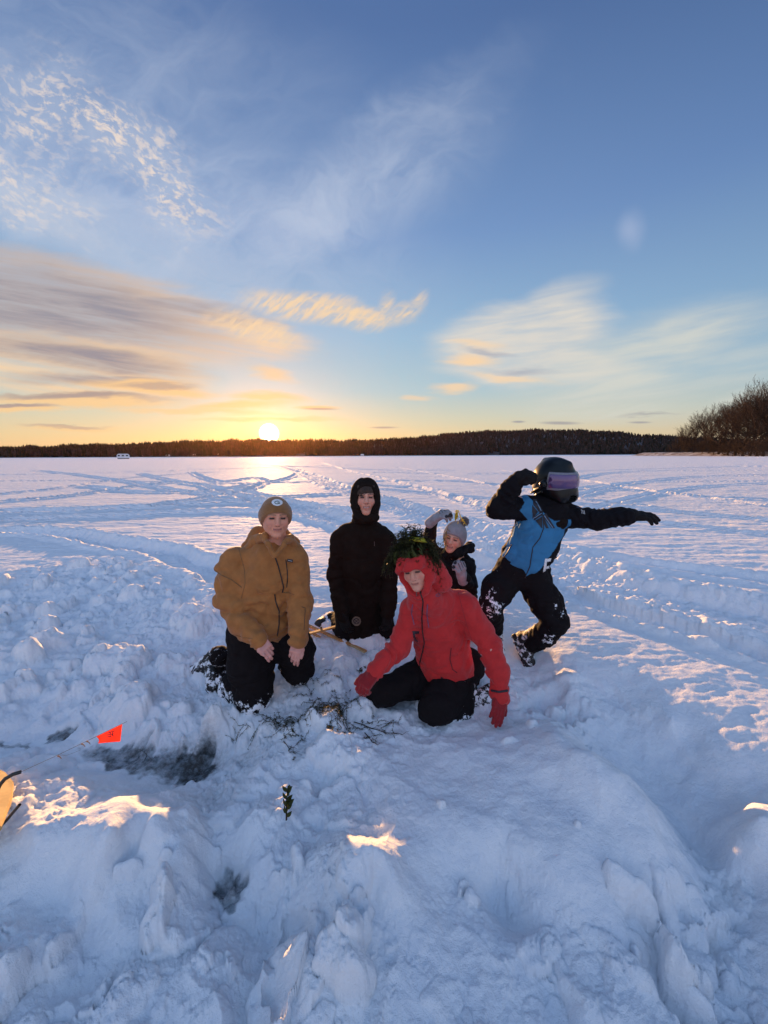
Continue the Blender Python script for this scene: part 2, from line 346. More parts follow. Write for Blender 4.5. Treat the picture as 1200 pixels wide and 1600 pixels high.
def base_field(x, y):
    n = x.size; xr = x.ravel(); yr = y.ravel(); out = np.zeros((n, 2))
    for s in range(0, n, 200000):
        p = np.stack([xr[s:s+200000], yr[s:s+200000]], 1)
        d2 = (p[:, None, 0]-_cp[None, :, 0])**2+(p[:, None, 1]-_cp[None, :, 1])**2
        out[s:s+200000] = _phi(d2) @ _w
    return out[:, 0].reshape(x.shape), np.clip(out[:, 1].reshape(x.shape), 0, 1)
# snowmobile and sled tracks across the lake: photo polyline, width, depth, roughness
TRK = [
 ([(0,785),(120,775),(215,758),(300,752),(420,790),(520,815),(620,845)], .55, .10, 1), ([(0,772),(90,764),(200,746),(330,738)], .5, .08, .4),
 ([(0,800),(130,797),(260,790),(380,782),(470,790),(640,850),(740,880)], .75, .12, .9),
 ([(0,830),(90,832),(190,850),(300,875),(360,905)], .55, .12, 1.),
 ([(220,740),(290,756),(370,765),(450,785),(560,800)], .45, .1, .9), ([(300,738),(330,752),(365,752),(400,745),(420,752),(390,765),(330,778),(240,790)], .5, .09, 1),
 ([(430,727),(480,742),(520,760),(590,782),(700,812),(800,850),(930,905),(1080,940),(1199,965)], .9, .12, 1.), ([(450,728),(510,748),(560,770)], .5, .09, .6),
 ([(0,742),(200,738),(400,731),(700,722)], .6, .08, .2), ([(0,728),(300,724),(600,722),(900,717)], 1.0, .08, .2), ([(0,752),(150,750),(330,757),(500,752),(640,762)], .4, .07, .3),
 ([(560,752),(700,750),(830,762),(1000,765),(1199,790)], .5, .08, .3), ([(590,738),(760,742),(930,735),(1199,728)], .6, .08, .2), ([(600,765),(760,778),(950,790),(1199,812)], .45, .05, .2),
 ([(880,752),(930,740),(1020,735),(1199,735)], .5, .08, .3), ([(880,765),(1000,752),(1199,752)], .45, .07, .3), ([(900,775),(960,758),(1060,745),(1199,742)], .4, .07, .3),
 ([(900,860),(1000,880),(1199,905)], .45, .06, .5), ([(840,890),(900,935),(980,960),(1080,985),(1199,1030)], .35, .08, .9), ([(700,850),(760,862),(840,880),(920,920)], .45, .07, .9), ([(870,800),(1000,812),(1199,835)], .4, .04, .1),
 ([(120,716),(420,718),(640,716)], 2, .12, .1), ([(760,716),(950,714),(1199,715)], 2.5, .12, .1), ([(300,720),(560,735),(700,735)], .7, .08, .3),
 ([(60,735),(180,748),(300,772),(420,778),(520,772)], .45, .09, .6), ([(140,760),(240,772),(340,765),(400,757),(455,747),(470,735)], .5, .09, .8), ([(0,812),(160,806),(320,798),(440,800),(560,812)], .5, .08, .5),
 ([(500,722),(540,735),(600,748),(680,768),(780,800)], .6, .10, .9), ([(620,730),(720,748),(860,775),(1000,790)], .45, .06, .3), ([(1199,755),(1060,762),(930,790),(860,830)], .4, .06, .3), ([(780,735),(900,748),(1060,775),(1199,780)], .45, .06, .3),
]
_TR = []
for pl, wd, dp, rg in TRK:
    pts = np.array([gnd(u, v, 0)[:2] for u, v in pl])
    # smooth the polyline
    for _ in range(2):
        q = [pts[0]]
        for a, b in zip(pts[:-1], pts[1:]): q += [a*.75+b*.25, a*.25+b*.75]
        q.append(pts[-1]); pts = np.array(q)
    _TR.append((pts, wd, dp, rg))
def tracks(x, y):
    h = np.zeros_like(x); rr = np.zeros_like(x)
    wx = x+.10*perlin2(x*.9, y*.9, 31); wy = y+.10*perlin2(x*.9+9, y*.9, 32)
    for pts, wd, dp, rg in _TR:
        lo = pts.min(0)-wd*3; hi = pts.max(0)+wd*3
        sel = np.nonzero((wx > lo[0]) & (wx < hi[0]) & (wy > lo[1]) & (wy < hi[1]))[0]
        if not len(sel): continue
        px, py = wx[sel], wy[sel]; dm = np.full(len(sel), 1e9)
        for a, b in zip(pts[:-1], pts[1:]):
            ab = b-a; L = ab@ab+1e-9
            t = np.clip(((px-a[0])*ab[0]+(py-a[1])*ab[1])/L, 0, 1)
            dm = np.minimum(dm, (px-a[0]-t*ab[0])**2+(py-a[1]-t*ab[1])**2)
        d = np.sqrt(dm)/(wd*.5)
        prof = -dp*(1-sstep(.55, 1.05, d)) + dp*.42*np.exp(-((d-1.32)/.28)**2) + dp*.18*np.exp(-(d/.22)**2)
        h[sel] = np.where(np.abs(prof) > np.abs(h[sel]), prof, h[sel])
        rr[sel] = np.maximum(rr[sel], rg*(1-sstep(1.2, 1.9, d)))
    return h, rr
POOLS = [(215,1190,.50,.11,-12,.86),(305,1195,.17,.12,-10,1.25),(90,1155,.085,.05,0,.9),(15,1165,.2,.035,0,.6),(357,1393,.080,.055,-30,.80),(510,1265,.05,.03,20,.3)]
PW = [(*gnd(u, v, -.30)[:2], a, b, R(t), s) for u, v, a, b, t, s in POOLS]
def wetness(x, y):
    w = np.zeros_like(x)
    wx = x+.05*perlin2(x*9, y*9, 71)+.03*perlin2(x*25, y*25, 72); wy = y+.05*perlin2(x*9+5, y*9, 73)+.03*perlin2(x*25, y*25+9, 74)
    for cx, cy, a, b, t, s in PW:
        dx_, dy_ = wx-cx, wy-cy
        p = (dx_*math.cos(t)+dy_*math.sin(t))/a; q = (-dx_*math.sin(t)+dy_*math.cos(t))/b
        w = np.maximum(w, s*(1-sstep(.55, 1.1, np.sqrt(p*p+q*q))))
    return w
LUMPS = [(448,1505,-.22,.075,.15,-.075,0),(365,1398,-.30,.030,.026,.045,0),(250,1432,-.18,.050,.080,.10,15),(200,1375,-.15,.045,.030,.045,40),(258,1350,-.14,.030,.024,.03,0),(868,1103,-.12,.050,.045,.09,0),(745,1418,-.24,.025,.020,.035,0),
 (725,1405,-.24,.018,.020,.03,0),(985,1405,-.17,.110,.050,.08,-35),(1065,1545,-.27,.035,.110,.12,12),(900,1300,-.08,.02,.02,.02,0),(272,1226,-.30,.020,.016,.030,0),(300,1232,-.29,.028,.02,.035,20),(150,1200,-.30,.10,.030,.035,-8),
 (555,1060,-.12,.05,.04,.05,0),(600,1075,-.12,.03,.03,.035,0),(835,1135,-.07,.035,.025,.03,0),(800,1160,-.07,.03,.022,.025,0),(470,1330,-.13,.035,.06,.06,10),(560,1450,-.15,.05,.09,.07,-10),(690,1260,-.1,.02,.02,.025,0)]
_LM = [(*gnd(u, v, z)[:2], a, b, h, R(t)) for u, v, z, a, b, h, t in LUMPS]
def height(x, y, extra=False):
    shp = np.shape(x); x = np.atleast_1d(np.asarray(x, float)).ravel(); y = np.atleast_1d(np.asarray(y, float)).ravel()
    r = np.hypot(x, y)
    z = np.zeros_like(x); d = np.zeros_like(x); wet = np.zeros_like(x)
    nz = np.nonzero(np.hypot(x, y-1.5) < 7)[0]
    fade = 1-sstep(5.0, 6.8, np.hypot(x[nz], y[nz]-1.5))
    # wobble the layout so that edges are irregular
    wx = x[nz]+.05*fbm2(x[nz]*3, y[nz]*3, 3, 11); wy = y[nz]+.05*fbm2(x[nz]*3+7, y[nz]*3, 3, 12)
    bz, bd = base_field(wx, wy)
    bz = bz*fade; bd = bd*fade
    wet[nz] = wetness(x[nz], y[nz])
    w = wet[nz]
    X, Y = x[nz], y[nz]
    qx = X+.035*fbm2(X*7, Y*7, 3, 21); qy = Y+.035*fbm2(X*7+3, Y*7, 3, 22)
    am = sstep(.02, .75, bd)*.9+.1*(bd > .05)
    c1 = chunks(qx, qy, .30, 1, .55, rmin=.30, rmax=.62); c2 = chunks(qx, qy, .13, 2, .5); c3 = chunks(qx+.01*perlin2(X*40, Y*40, 5), qy, .055, 3, .42)
    patch = sstep(-.15, .45, fbm2(X*2.1, Y*2.1, 2, 41)); patch2 = sstep(-.1, .5, fbm2(X*4+9, Y*4, 2, 42))
    ridge = 1-np.abs(fbm2(X*3.2+2, Y*2.6, 3, 44))*1.6
    ac = sstep(.12, .85, bd)
    dz_ = ac*(.120*(c1-.28)*(1-w)+.066*c2*(.35+.65*patch)*(1-.7*w)+.030*c3*(.3+.7*patch2)*(1-.5*w)) \
        + (.06+am)*(.030*fbm2(X*2.6, Y*2.6, 3, 43)+.022*np.clip(ridge, 0, 1)**2-.01)*(1-w) \
        + (.1+.9*am)*(.007*fbm2(X*14, Y*14, 3, 45)*(1-.6*w)+.0024*fbm2(X*70, Y*70, 3, 46, .6))
    bz = bz*(1-w) + np.minimum(bz, -.29+.01*fbm2(X*12, Y*12, 2, 47))*w
    c4 = chunks(qx*1.0+.006*perlin2(X*90, Y*90, 6), qy, .024, 4, .40)
    dz_ = dz_+am*(.011*c4*(.30+.70*patch2))*(1-.6*w)
    for cx, cy, a, b, h, t in _LM:
        k_ = np.nonzero((np.abs(qx-cx) < .16) & (np.abs(qy-cy) < .16))[0]; ddx, ddy = qx[k_]-cx, qy[k_]-cy
        p_ = (ddx*math.cos(t)+ddy*math.sin(t))/a; q_ = (-ddx*math.sin(t)+ddy*math.cos(t))/b
        dz_[k_] += (h if h > 0 else h*1.0)*np.sqrt(np.clip(1-np.abs(p_)**2.4-np.abs(q_)**2.4, 0, 1))
    z[nz] = bz+dz_; d[nz] = am
    # open lake: wind crust, ripples, tracks
    open_ = 1-d
    k = np.clip(r/14, 0, 1)
    t, tr = tracks(x, y); t *= open_
    cr = .0075*fbm2(x*1.3+.3*y, y*3.4, 4, 51, .6)+.010*np.clip(fbm2(x*.55, y*1.1, 3, 52), 0, 1)*(1-k*.3)+.012*fbm2(x*.12, y*.2, 2, 53)*k*1.5
    cr = cr+.0028*fbm2(x*11, y*19, 3, 54)*(1-.6*k)
    z += open_*cr+t
    s = np.nonzero((tr > .02) & (r < 60))[0]
    tr_ = tr[s]*open_[s]
    z[s] += tr_*(.030*chunks(x[s], y[s], .16, 61, .5)+.018*chunks(x[s], y[s], .07, 62, .5)+.012*fbm2(x[s]*9, y[s]*9, 3, 63))
    if extra: return z.reshape(shp), d.reshape(shp), wet.reshape(shp)
    return z.reshape(shp)
def hz(x, y): return float(height(np.array([x]), np.array([y]))[0])
# ------------------------------------------------------------------ materials
def material(name):
    m = bpy.data.materials.new(name); m.use_nodes = True
    t = m.node_tree; t.nodes.clear(); N = NT(t)
    b = N.n('ShaderNodeBsdfPrincipled'); o = N.n('ShaderNodeOutputMaterial'); t.links.new(b.outputs[0], o.inputs[0])
    return m, N, b, o
def bump(N, b, h, dist, strength=1.0):
    bp = N.n('ShaderNodeBump'); bp.inputs['Distance'].default_value = dist; bp.inputs['Strength'].default_value = strength
    N.put(bp.inputs['Height'], h); N.put(b.inputs['Normal'], bp.outputs[0])
def m_snow():
    m, N, b, o = material('snow')
    geo = N.n('ShaderNodeNewGeometry'); P_ = geo.outputs['Position']
    a = N.n('ShaderNodeAttribute', attribute_name='wet').outputs['Fac']
    gr = N.n('ShaderNodeAttribute', attribute_name='dirt').outputs['Fac']
    n1 = N.noise(P_, 9, 4, .6); n2 = N.noise(P_, 300, 2, .7); n3 = N.noise(P_, 45, 3, .6)
    col = N.mix(N.mapr(n1, .3, .7), (.80, .83, .88), (.88, .89, .91))
    icec = N.mix(N.mapr(N.noise(P_, 22, 4, .6), .35, .65), (.030, .036, .040), (.24, .28, .31))
    col = N.mix(N.mapr(N.m('ADD', a, N.m('MULTIPLY', N.m('SUBTRACT', N.noise(P_, 16, 5, .65), .5), 1.1)), .25, 1.05), col, icec)
    col = N.mix(N.m('MULTIPLY', gr, N.mapr(n3, .35, .65, .35, 1.0)), col, (.035, .028, .022))
    N.put(b.inputs['Base Color'], col)
    N.put(b.inputs['Roughness'], N.mapr(a, .3, .9, .78, .14)); N.put(b.inputs['Specular IOR Level'], N.mapr(a, .3, .9, .022, .5))
    b.inputs['Subsurface Weight'].default_value = 0.0
    b.inputs['Sheen Weight'].default_value = 0.0
    hgt = N.m('ADD', N.m('MULTIPLY', n2, .45), N.m('MULTIPLY', n3, 1.0))
    # wind crust: low facets that catch the grazing sun out on the open lake
    rip = N.m('ADD', N.noise(N.mapping(P_, scale=(.30, .12, 1)), 1.0, 4, .6), N.m('MULTIPLY', N.noise(N.mapping(P_, scale=(2.4, 1.0, 1)), 1.0, 4, .65), 2.2))
    farr = N.mapr(N.vm('LENGTH', P_), 4.0, 14.0)
    hgt = N.m('ADD', hgt, N.m('MULTIPLY', rip, N.m('MULTIPLY', farr, 14.0)))
    bump(N, b, hgt, .009, 1.0)
    return m
SNOW = m_snow()
# polar sheet: fine near the camera, ever coarser towards the far shore
fa = np.radians(np.arange(-68, 68.01, .115)); co = np.radians(np.arange(71, 290, 3.0))
th = np.concatenate([fa, co])
rr_ = [0.30]
while rr_[-1] < 13: rr_.append(rr_[-1]*1.0042)
while rr_[-1] < 60: rr_.append(rr_[-1]*1.0075)
while rr_[-1] < 9000: rr_.append(rr_[-1]*1.03)
rr_ = np.array(rr_)
TH, RR = np.meshgrid(th, rr_)
gxx = RR*np.sin(TH); gyy = RR*np.cos(TH)
ZZ, DD, WW = height(gxx.ravel(), gyy.ravel(), True)
dcx, dcy = gnd(300, 1195, -.3)[:2]
dirt = .95*np.exp(-(((gxx.ravel()-dcx)/.17)**2+((gyy.ravel()-dcy)/.11)**2))
for (u, v, a, b_, s) in [(385,1160,.12,.08,.35),(505,1115,.22,.10,.30),(440,1135,.16,.06,.3),(480,1170,.05,.05,.3),(240,1085,.10,.05,.2),(330,1230,.12,.06,.35)]:
    p = gnd(u, v, -.14); dirt = np.maximum(dirt, s*np.exp(-(((gxx.ravel()-p[0])/a)**2+((gyy.ravel()-p[1])/b_)**2)))
nr, nt = RR.shape
V = np.stack([gxx.ravel(), gyy.ravel(), ZZ], 1)
idx = np.arange(nr*nt).reshape(nr, nt); nxt = np.roll(idx, -1, axis=1)
F = np.stack([idx[:-1].ravel(), idx[1:].ravel(), nxt[1:].ravel(), nxt[:-1].ravel()], 1)[:, ::-1]
# close the hole under the camera with a small cap
V = np.vstack([V, [[0, 0, float(ZZ[:nt].mean())]]]); c0 = len(V)-1
cap = np.stack([idx[0], nxt[0], np.full(nt, c0), np.full(nt, c0)], 1)
dirt = np.append(dirt, 0); WWa = np.append(WW, 0)
ground = mesh_np('snow_ground', V, F, SNOW, attrs={'wet': WWa, 'dirt': dirt})
bm = bmesh.new(); bm.from_mesh(ground.data); bm.verts.ensure_lookup_table()
for i in range(nt): bm.faces.new((bm.verts[idx[0, i]], bm.verts[nxt[0, i]], bm.verts[c0])).smooth = True
bm.to_mesh(ground.data); bm.free()
tag(ground, kind='structure')
print('snow verts', len(V))
# ------------------------------------------------------------------ soft solids: distance fields meshed by surface nets
def nrm(v): v = np.asarray(v, float); return v/(np.linalg.norm(v)+1e-12)
class Field:
    """ordered list of shapes; each joins (or cuts) the body with a smooth blend k"""
    def __init__(s): s.p = []; s.disp = None
    def cap(s, a, b, ra, rb=None, k=.02, op='u', flat=None, f=1.0):
        """tapered capsule; flat = axis squeezed by factor f"""
        a = np.asarray(a, float); b = np.asarray(b, float); s.p.append(('c', a, b, ra, ra if rb is None else rb, k, op, None if flat is None else nrm(flat), f)); return s
    def chain(s, pts, rs, k=.02, **kw):
        for i in range(len(pts)-1): s.cap(pts[i], pts[i+1], rs[i], rs[i+1], k, **kw)
        return s
    def ell(s, c, r, B=None, k=.02, op='u'):
        """ellipsoid; B rows = its axes"""
        s.p.append(('e', np.asarray(c, float), np.asarray(r, float), np.eye(3) if B is None else np.asarray(B, float), k, op)); return s
    def plane(s, c, n, k=.004):
        """cut away everything on the side n points to"""
        s.p.append(('p', np.asarray(c, float), nrm(n), k, 's')); return s
    def box(s, c, h, B=None, rd=.01, k=.01, op='u'):
        s.p.append(('b', np.asarray(c, float), np.asarray(h, float), np.eye(3) if B is None else np.asarray(B, float), rd, k, op)); return s
    def bounds(s, pad):
        lo = np.full(3, 1e9); hi = -lo
        for q in s.p:
            if q[0] == 'c' and q[6] == 'u':
                r = max(q[3], q[4])
                for e in (q[1], q[2]): lo = np.minimum(lo, e-r); hi = np.maximum(hi, e+r)
            elif q[0] == 'e' and q[5] == 'u': r = q[2].max(); lo = np.minimum(lo, q[1]-r); hi = np.maximum(hi, q[1]+r)
            elif q[0] == 'b' and q[6] == 'u': r = np.linalg.norm(q[2])+q[4]; lo = np.minimum(lo, q[1]-r); hi = np.maximum(hi, q[1]+r)
        return lo-pad, hi+pad
    def ev(s, P):
        D = np.full(len(P), 1e3, np.float32)
        for q in s.p:
            if q[0] == 'c':
                _, a, b, ra, rb, k, op, fl, f = q
                X = P-a; ab = b-a
                if fl is not None:
                    X = X+(X@fl)[:, None]*fl*(1/f-1); ab = ab+(ab@fl)*fl*(1/f-1)
                t = np.clip(X@ab/(ab@ab+1e-12), 0, 1)
                d = np.sqrt(((X-t[:, None]*ab)**2).sum(1))-(ra+(rb-ra)*t)
                if fl is not None: d = d*(.5+.5*f)
            elif q[0] == 'e':
                _, c, r, B, k, op = q
                L = (P-c)@B.T
                k0 = np.sqrt(((L/r)**2).sum(1)); k1 = np.sqrt(((L/(r*r))**2).sum(1))+1e-9
                d = k0*(k0-1)/k1
            elif q[0] == 'b':
                _, c, h, B, rd, k, op = q
                L = np.abs((P-c)@B.T)-h
                d = np.sqrt((np.maximum(L, 0)**2).sum(1))+np.minimum(L.max(1), 0)-rd
            else:
                _, c, n, k, op = q
                d = -((P-c)@n); op = 's'
            if op == 'u':
                h = np.clip(.5+.5*(D-d)/k, 0, 1); D = D+(d-D)*h-k*h*(1-h)
            else:
                h = np.clip(.5-.5*(D+d)/k, 0, 1); D = D*(1-h)+(-d)*h+k*h*(1-h)
        if s.disp is not None: D = D-s.disp(P)
        return D
def surface_nets(s, h, pad=.02):
    lo, hi = s.bounds(pad)
    kf = 4; nc = np.ceil((hi-lo)/(h*kf)).astype(int)+1
    ax = [lo[i]+np.arange(nc[i])*h*kf+h*(kf-1)/2 for i in range(3)]
    G = np.stack(np.meshgrid(*ax, indexing='ij'), -1).reshape(-1, 3)
    Dc = s.ev(G).reshape(nc)
    near = np.abs(Dc) < h*kf*1.9
    big = np.repeat(np.repeat(np.repeat(near, kf, 0), kf, 1), kf, 2)
    F = np.repeat(np.repeat(np.repeat(Dc, kf, 0), kf, 1), kf, 2).astype(np.float32)
    I = np.argwhere(big)
    out = np.empty(len(I), np.float32)
    for k in range(0, len(I), 400000): out[k:k+400000] = s.ev(lo+I[k:k+400000]*h)
    F[big] = out
    S = F < 0
    c = S[:-1, :-1, :-1].astype(np.int8)
    for i, j, k in [(1,0,0),(0,1,0),(0,0,1),(1,1,0),(1,0,1),(0,1,1),(1,1,1)]:
        c = c+S[i:S.shape[0]-1+i, j:S.shape[1]-1+j, k:S.shape[2]-1+k]
    act = (c > 0) & (c < 8)
    A = np.argwhere(act); vid = np.full(act.shape, -1, np.int32); vid[act] = np.arange(len(A))
    acc = np.zeros((len(A), 3)); cnt = np.zeros(len(A))
    corners = [(0,0,0),(1,0,0),(0,1,0),(1,1,0),(0,0,1),(1,0,1),(0,1,1),(1,1,1)]
    fv = [F[A[:, 0]+i, A[:, 1]+j, A[:, 2]+k] for i, j, k in corners]
    for a, b in [(0,1),(2,3),(4,5),(6,7),(0,2),(1,3),(4,6),(5,7),(0,4),(1,5),(2,6),(3,7)]:
        fa_, fb = fv[a], fv[b]; x = (fa_ < 0) != (fb < 0)
        t = np.where(x, fa_/np.where(x, fa_-fb, 1), 0)
        ca_, cb = np.array(corners[a]), np.array(corners[b])
        acc += np.where(x[:, None], ca_+t[:, None]*(cb-ca_), 0); cnt += x
    V = lo+(A+acc/cnt[:, None])*h
    quads = []
    for axis in range(3):
        sl0 = [slice(None)]*3; sl1 = [slice(None)]*3
        sl0[axis] = slice(0, -1); sl1[axis] = slice(1, None)
        e0 = S[tuple(sl0)]; e1 = S[tuple(sl1)]
        E = np.argwhere(e0 != e1); o1, o2 = [(1, 2), (2, 0), (0, 1)][axis]
        ok = (E[:, o1] > 0) & (E[:, o2] > 0) & (E[:, o1] < act.shape[o1]) & (E[:, o2] < act.shape[o2]) & (E[:, axis] < act.shape[axis])
        E = E[ok]; flip = e0[tuple(E.T)]
        def g_(d1, d2):
            q = E.copy(); q[:, o1] -= d1; q[:, o2] -= d2; return vid[tuple(q.T)]
        q = np.stack([g_(1, 1), g_(0, 1), g_(0, 0), g_(1, 0)], 1)
        q[~flip] = q[~flip][:, ::-1]
        quads.append(q)
    Q = np.vstack(quads); Q = Q[(Q >= 0).all(1)]
    return V.astype(np.float32), Q
def mesh_field(name, fields, mat, root=None, color=None, attrs=None, mats=None, midx=None):
    """fields: list of (Field, h); islands of one mesh. color(V)->(n,3)"""
    Vs, Qs, n = [], [], 0
    for f, h in fields:
        V, Q = surface_nets(f, h); Vs.append(V); Qs.append(Q+n); n += len(V)
    V = np.vstack(Vs); Q = np.vstack(Qs)
    at_ = {}
    if color is not None: at_['col'] = color(V)
    if attrs: at_.update({k: fn(V) for k, fn in attrs.items()})
    o = mesh_np(name, V, Q, mat, attrs=at_, mats=mats, midx=None if midx is None else midx(V[Q].mean(1)))
    if root is not None: child(o, root)
    return o
def creases(amp, sc=14, seed=3, amp2=None):
    """cloth: sharp-valleyed crumples plus finer ones"""
    amp2 = amp*.35 if amp2 is None else amp2
    def f(P):
        P = P.astype(np.float64)
        w = noise3(P[:, 0]*7, P[:, 1]*7, P[:, 2]*7, seed+9)*.6
        n = noise3(P[:, 0]*sc+w, P[:, 1]*sc+w, P[:, 2]*sc*1.5-w*2, seed)
        m_ = noise3(P[:, 0]*sc*2.7, P[:, 1]*sc*2.7, P[:, 2]*sc*3.4+w*3, seed+1)
        return (amp*(np.abs(n)**.8*2-.7)+amp2*(np.abs(m_)*2-.6)).astype(np.float32)
    return f
def folds(lines, base=None):
    """lines: (a, b, radius of influence, amp, count) - rings of cloth bunched across a limb from a to b"""
    def f(P):
        out = base(P) if base is not None else np.zeros(len(P), np.float32)
        for a, b, rad, amp, cnt in lines:
            a = np.asarray(a); b = np.asarray(b); ab = b-a; L = ab@ab
            X = P-a; t = X@ab/L; q = X-np.clip(t, 0, 1)[:, None]*ab; d = np.sqrt((q**2).sum(1))
            w = np.clip(1-(d/rad)**4, 0, 1)*np.clip(np.minimum(t+.15, 1.15-t)*6, 0, 1)
            side = np.arctan2(q@nrm(np.cross(ab, (0, 0, 1.0))), q[:, 2])
            wob = noise3(P[:, 0].astype(float)*9, P[:, 1].astype(float)*9, P[:, 2].astype(float)*9, 17)
            ph = t*cnt*5.2+wob*5.5+1.8*np.sin(side+1)
            wb2 = noise3(P[:, 0].astype(float)*13, P[:, 1].astype(float)*13, P[:, 2].astype(float)*13, 27)
            out = out+(amp*w*(.35+.9*np.clip(wb2+.3, 0, 1))*np.sin(ph)).astype(np.float32)
        return out
    return f
from mathutils.bvhtree import BVHTree
def bvh(*objs):
    V, Fc, n = [], [], 0
    for o in objs:
        me = o.data; m = o.matrix_world if o.parent is None else (o.parent.matrix_basis @ o.matrix_parent_inverse @ o.matrix_basis)
        V += [m @ v.co for v in me.vertices]; Fc += [[i+n for i in p.vertices] for p in me.polygons]; n = len(V)
    return BVHTree.FromPolygons(V, Fc)
def onto(T, u, v, off=.0):
    """first surface point behind photo direction (u, v)"""
    d = Vector(ray(u, v)).normalized(); h = T.ray_cast(Vector(CAM), d)
    if h[0] is None: return None, None
    n = h[1] if h[1].dot(d) < 0 else -h[1]
    return h[0]+n*off, n
def cord(name, T, pts, r, mat, root, off=.001, n=6, step=3.0, pos=None):
    """a thin raised strip (zip, seam, strap) lying on the surface"""
    if pos is None:
        P = []
        for (u0, v0), (u1, v1) in zip(pts[:-1], pts[1:]):
            k = max(1, int(math.hypot(u1-u0, v1-v0)/step))
            for i in range(k): P.append((u0+(u1-u0)*i/k, v0+(v1-v0)*i/k))
        P.append(pts[-1]); pos = []
        for u, v in P:
            p, nn = onto(T, u, v, off)
            if p is not None: pos.append(np.array(p))
    if len(pos) < 2: return None
    V, Fc = tube_np(pos, [r]*len(pos), n)
    o = mesh_np(name, V, Fc, mat)
    if root is not None: child(o, root)
    return o
def tube_np(pos, rad, n=6):
    pos = [np.asarray(p, float) for p in pos]; V = []; ref = np.array([.31, .2, .93])
    for i, p in enumerate(pos):
        t = nrm(pos[min(i+1, len(pos)-1)]-pos[max(i-1, 0)])
        a = nrm(np.cross(t, ref)); b = np.cross(t, a)
        for k in range(n):
            w = 2*math.pi*k/n; V.append(p+rad[i]*(a*math.cos(w)+b*math.sin(w)))
    Fc = []
    for i in range(len(pos)-1):
        for k in range(n):
            Fc.append((i*n+k, i*n+(k+1) % n, (i+1)*n+(k+1) % n, (i+1)*n+k))
    m = len(V); V += [pos[0], pos[-1]]
    for k in range(n):
        Fc.append((m, (k+1) % n, k, k)); e = (len(pos)-1)*n; Fc.append((m+1, e+k, e+(k+1) % n, e+(k+1) % n))
    F2 = np.array(Fc)
    return np.array(V), F2
def inpoly(x, y, poly):
    ins = np.zeros(np.shape(x), bool); n = len(poly)
    for i in range(n):
        x0, y0 = poly[i]; x1, y1 = poly[(i+1) % n]
        c_ = ((y0 > y) != (y1 > y)) & (x < (x1-x0)*(y-y0)/((y1-y0) if y1 != y0 else 1e-9)+x0)
        ins ^= c_
    return ins
def decal(name, T, polys, mat, root, off=.0015, step=.7):
    """flat badge or print laid on the surface: photo-plane polygons filled with small quads that follow the cloth"""
    V, Fc, key = [], [], {}
    for poly in polys:
        us = [p[0] for p in poly]; vs = [p[1] for p in poly]
        key.clear()
        nu = max(2, int((max(us)-min(us))/step)+1); nv = max(2, int((max(vs)-min(vs))/step)+1)
        for i in range(nu):
            for j in range(nv):
                u = min(us)+(i+.5)*step; v = min(vs)+(j+.5)*step
                if not inpoly(np.array([u]), np.array([v]), poly)[0]: continue
                q = []
                for di, dj in ((0, 0), (0, 1), (1, 1), (1, 0)):
                    kk = (i+di, j+dj)
                    if kk not in key:
                        p, nn = onto(T, min(us)+(i+di)*step, min(vs)+(j+dj)*step, off)
                        if p is None: key[kk] = None
                        else: key[kk] = len(V); V.append(tuple(p))
                    q.append(key[kk])
                if None in q: continue
                Fc.append(q)
    if not Fc: return None
    o = mesh_np(name, np.array(V), np.array(Fc), mat)
    if root is not None: child(o, root)
    return o
# --- hands
def frame(y, z):
    """rows x, y, z: y along, z as near as possible to given"""
    y = nrm(y); z = nrm(np.asarray(z, float)-np.dot(z, y)*y); x = np.cross(y, z); return np.array([x, y, z])
def hand(F, wrist, along, back, side=1, s=1.0, r=1.0, curl=(30, 35, 25), spread=5, thumb=(35, -20, 20), curls=None, k=.006):
    """adds a hand to field F. side=+1 thumb on +x. curl: degrees at the three joints of each finger"""
    B = frame(along, back); W_ = np.asarray(wrist, float)
    L = lambda x, y, z: W_+s*(side*x*B[0]+y*B[1]+z*B[2])
    F.cap(L(-.006, -.04, 0), L(-.002, .015, 0), .026*s*r, .027*s*r, k*2)
    F.box(L(0, .048, 0), np.array([.031, .032, .006])*s, B, rd=.010*s*r, k=.012)
    F.cap(L(.020, .02, -.008), L(.026, .045, -.008), .018*s*r, .013*s*r, k*2)
    ln = [(.040, .026, .021), (.045, .029, .022), (.042, .027, .022), (.032, .020, .019)]
    for i in range(4):
        bx = .030-.0195*i; by = .086-(.0, -.003, .001, .008)[i]
        cu = curls[i] if curls else curl
        sp = R(spread*(1.5-i)*1.0)
        p = np.array([bx, by, 0.0]); a = 0.0
        pts = [L(*p)]; rr = [.0100*s*r]
        for j in range(3):
            a += R(cu[j]); d = np.array([math.sin(sp)*math.cos(a), math.cos(sp)*math.cos(a), -math.sin(a)])
            p = p+d*ln[i][j]; pts.append(L(*p)); rr.append((.0094, .0086, .0072)[j]*s*r*(.88 if i == 3 else 1))
        F.chain(pts, rr, k)
    a1, a2, a3 = thumb      # out from palm, down, bend
    d0 = np.array([math.sin(R(a1)), math.cos(R(a1))*math.cos(R(a2)), math.sin(R(a2))]); p0 = np.array([.026, .018, -.006])
    p1 = p0+d0*.042; d1 = nrm(d0+np.array([-math.sin(R(a3)), .25, -.1*math.sin(R(a3))])); p2 = p1+d1*.030; p3 = p2+nrm(d1+np.array([-.25*math.sin(R(a3)), .1, 0]))*.022
    F.chain([L(*p0), L(*p1), L(*p2), L(*p3)], [.014*s*r, .0115*s*r, .0105*s*r, .0085*s*r], k)
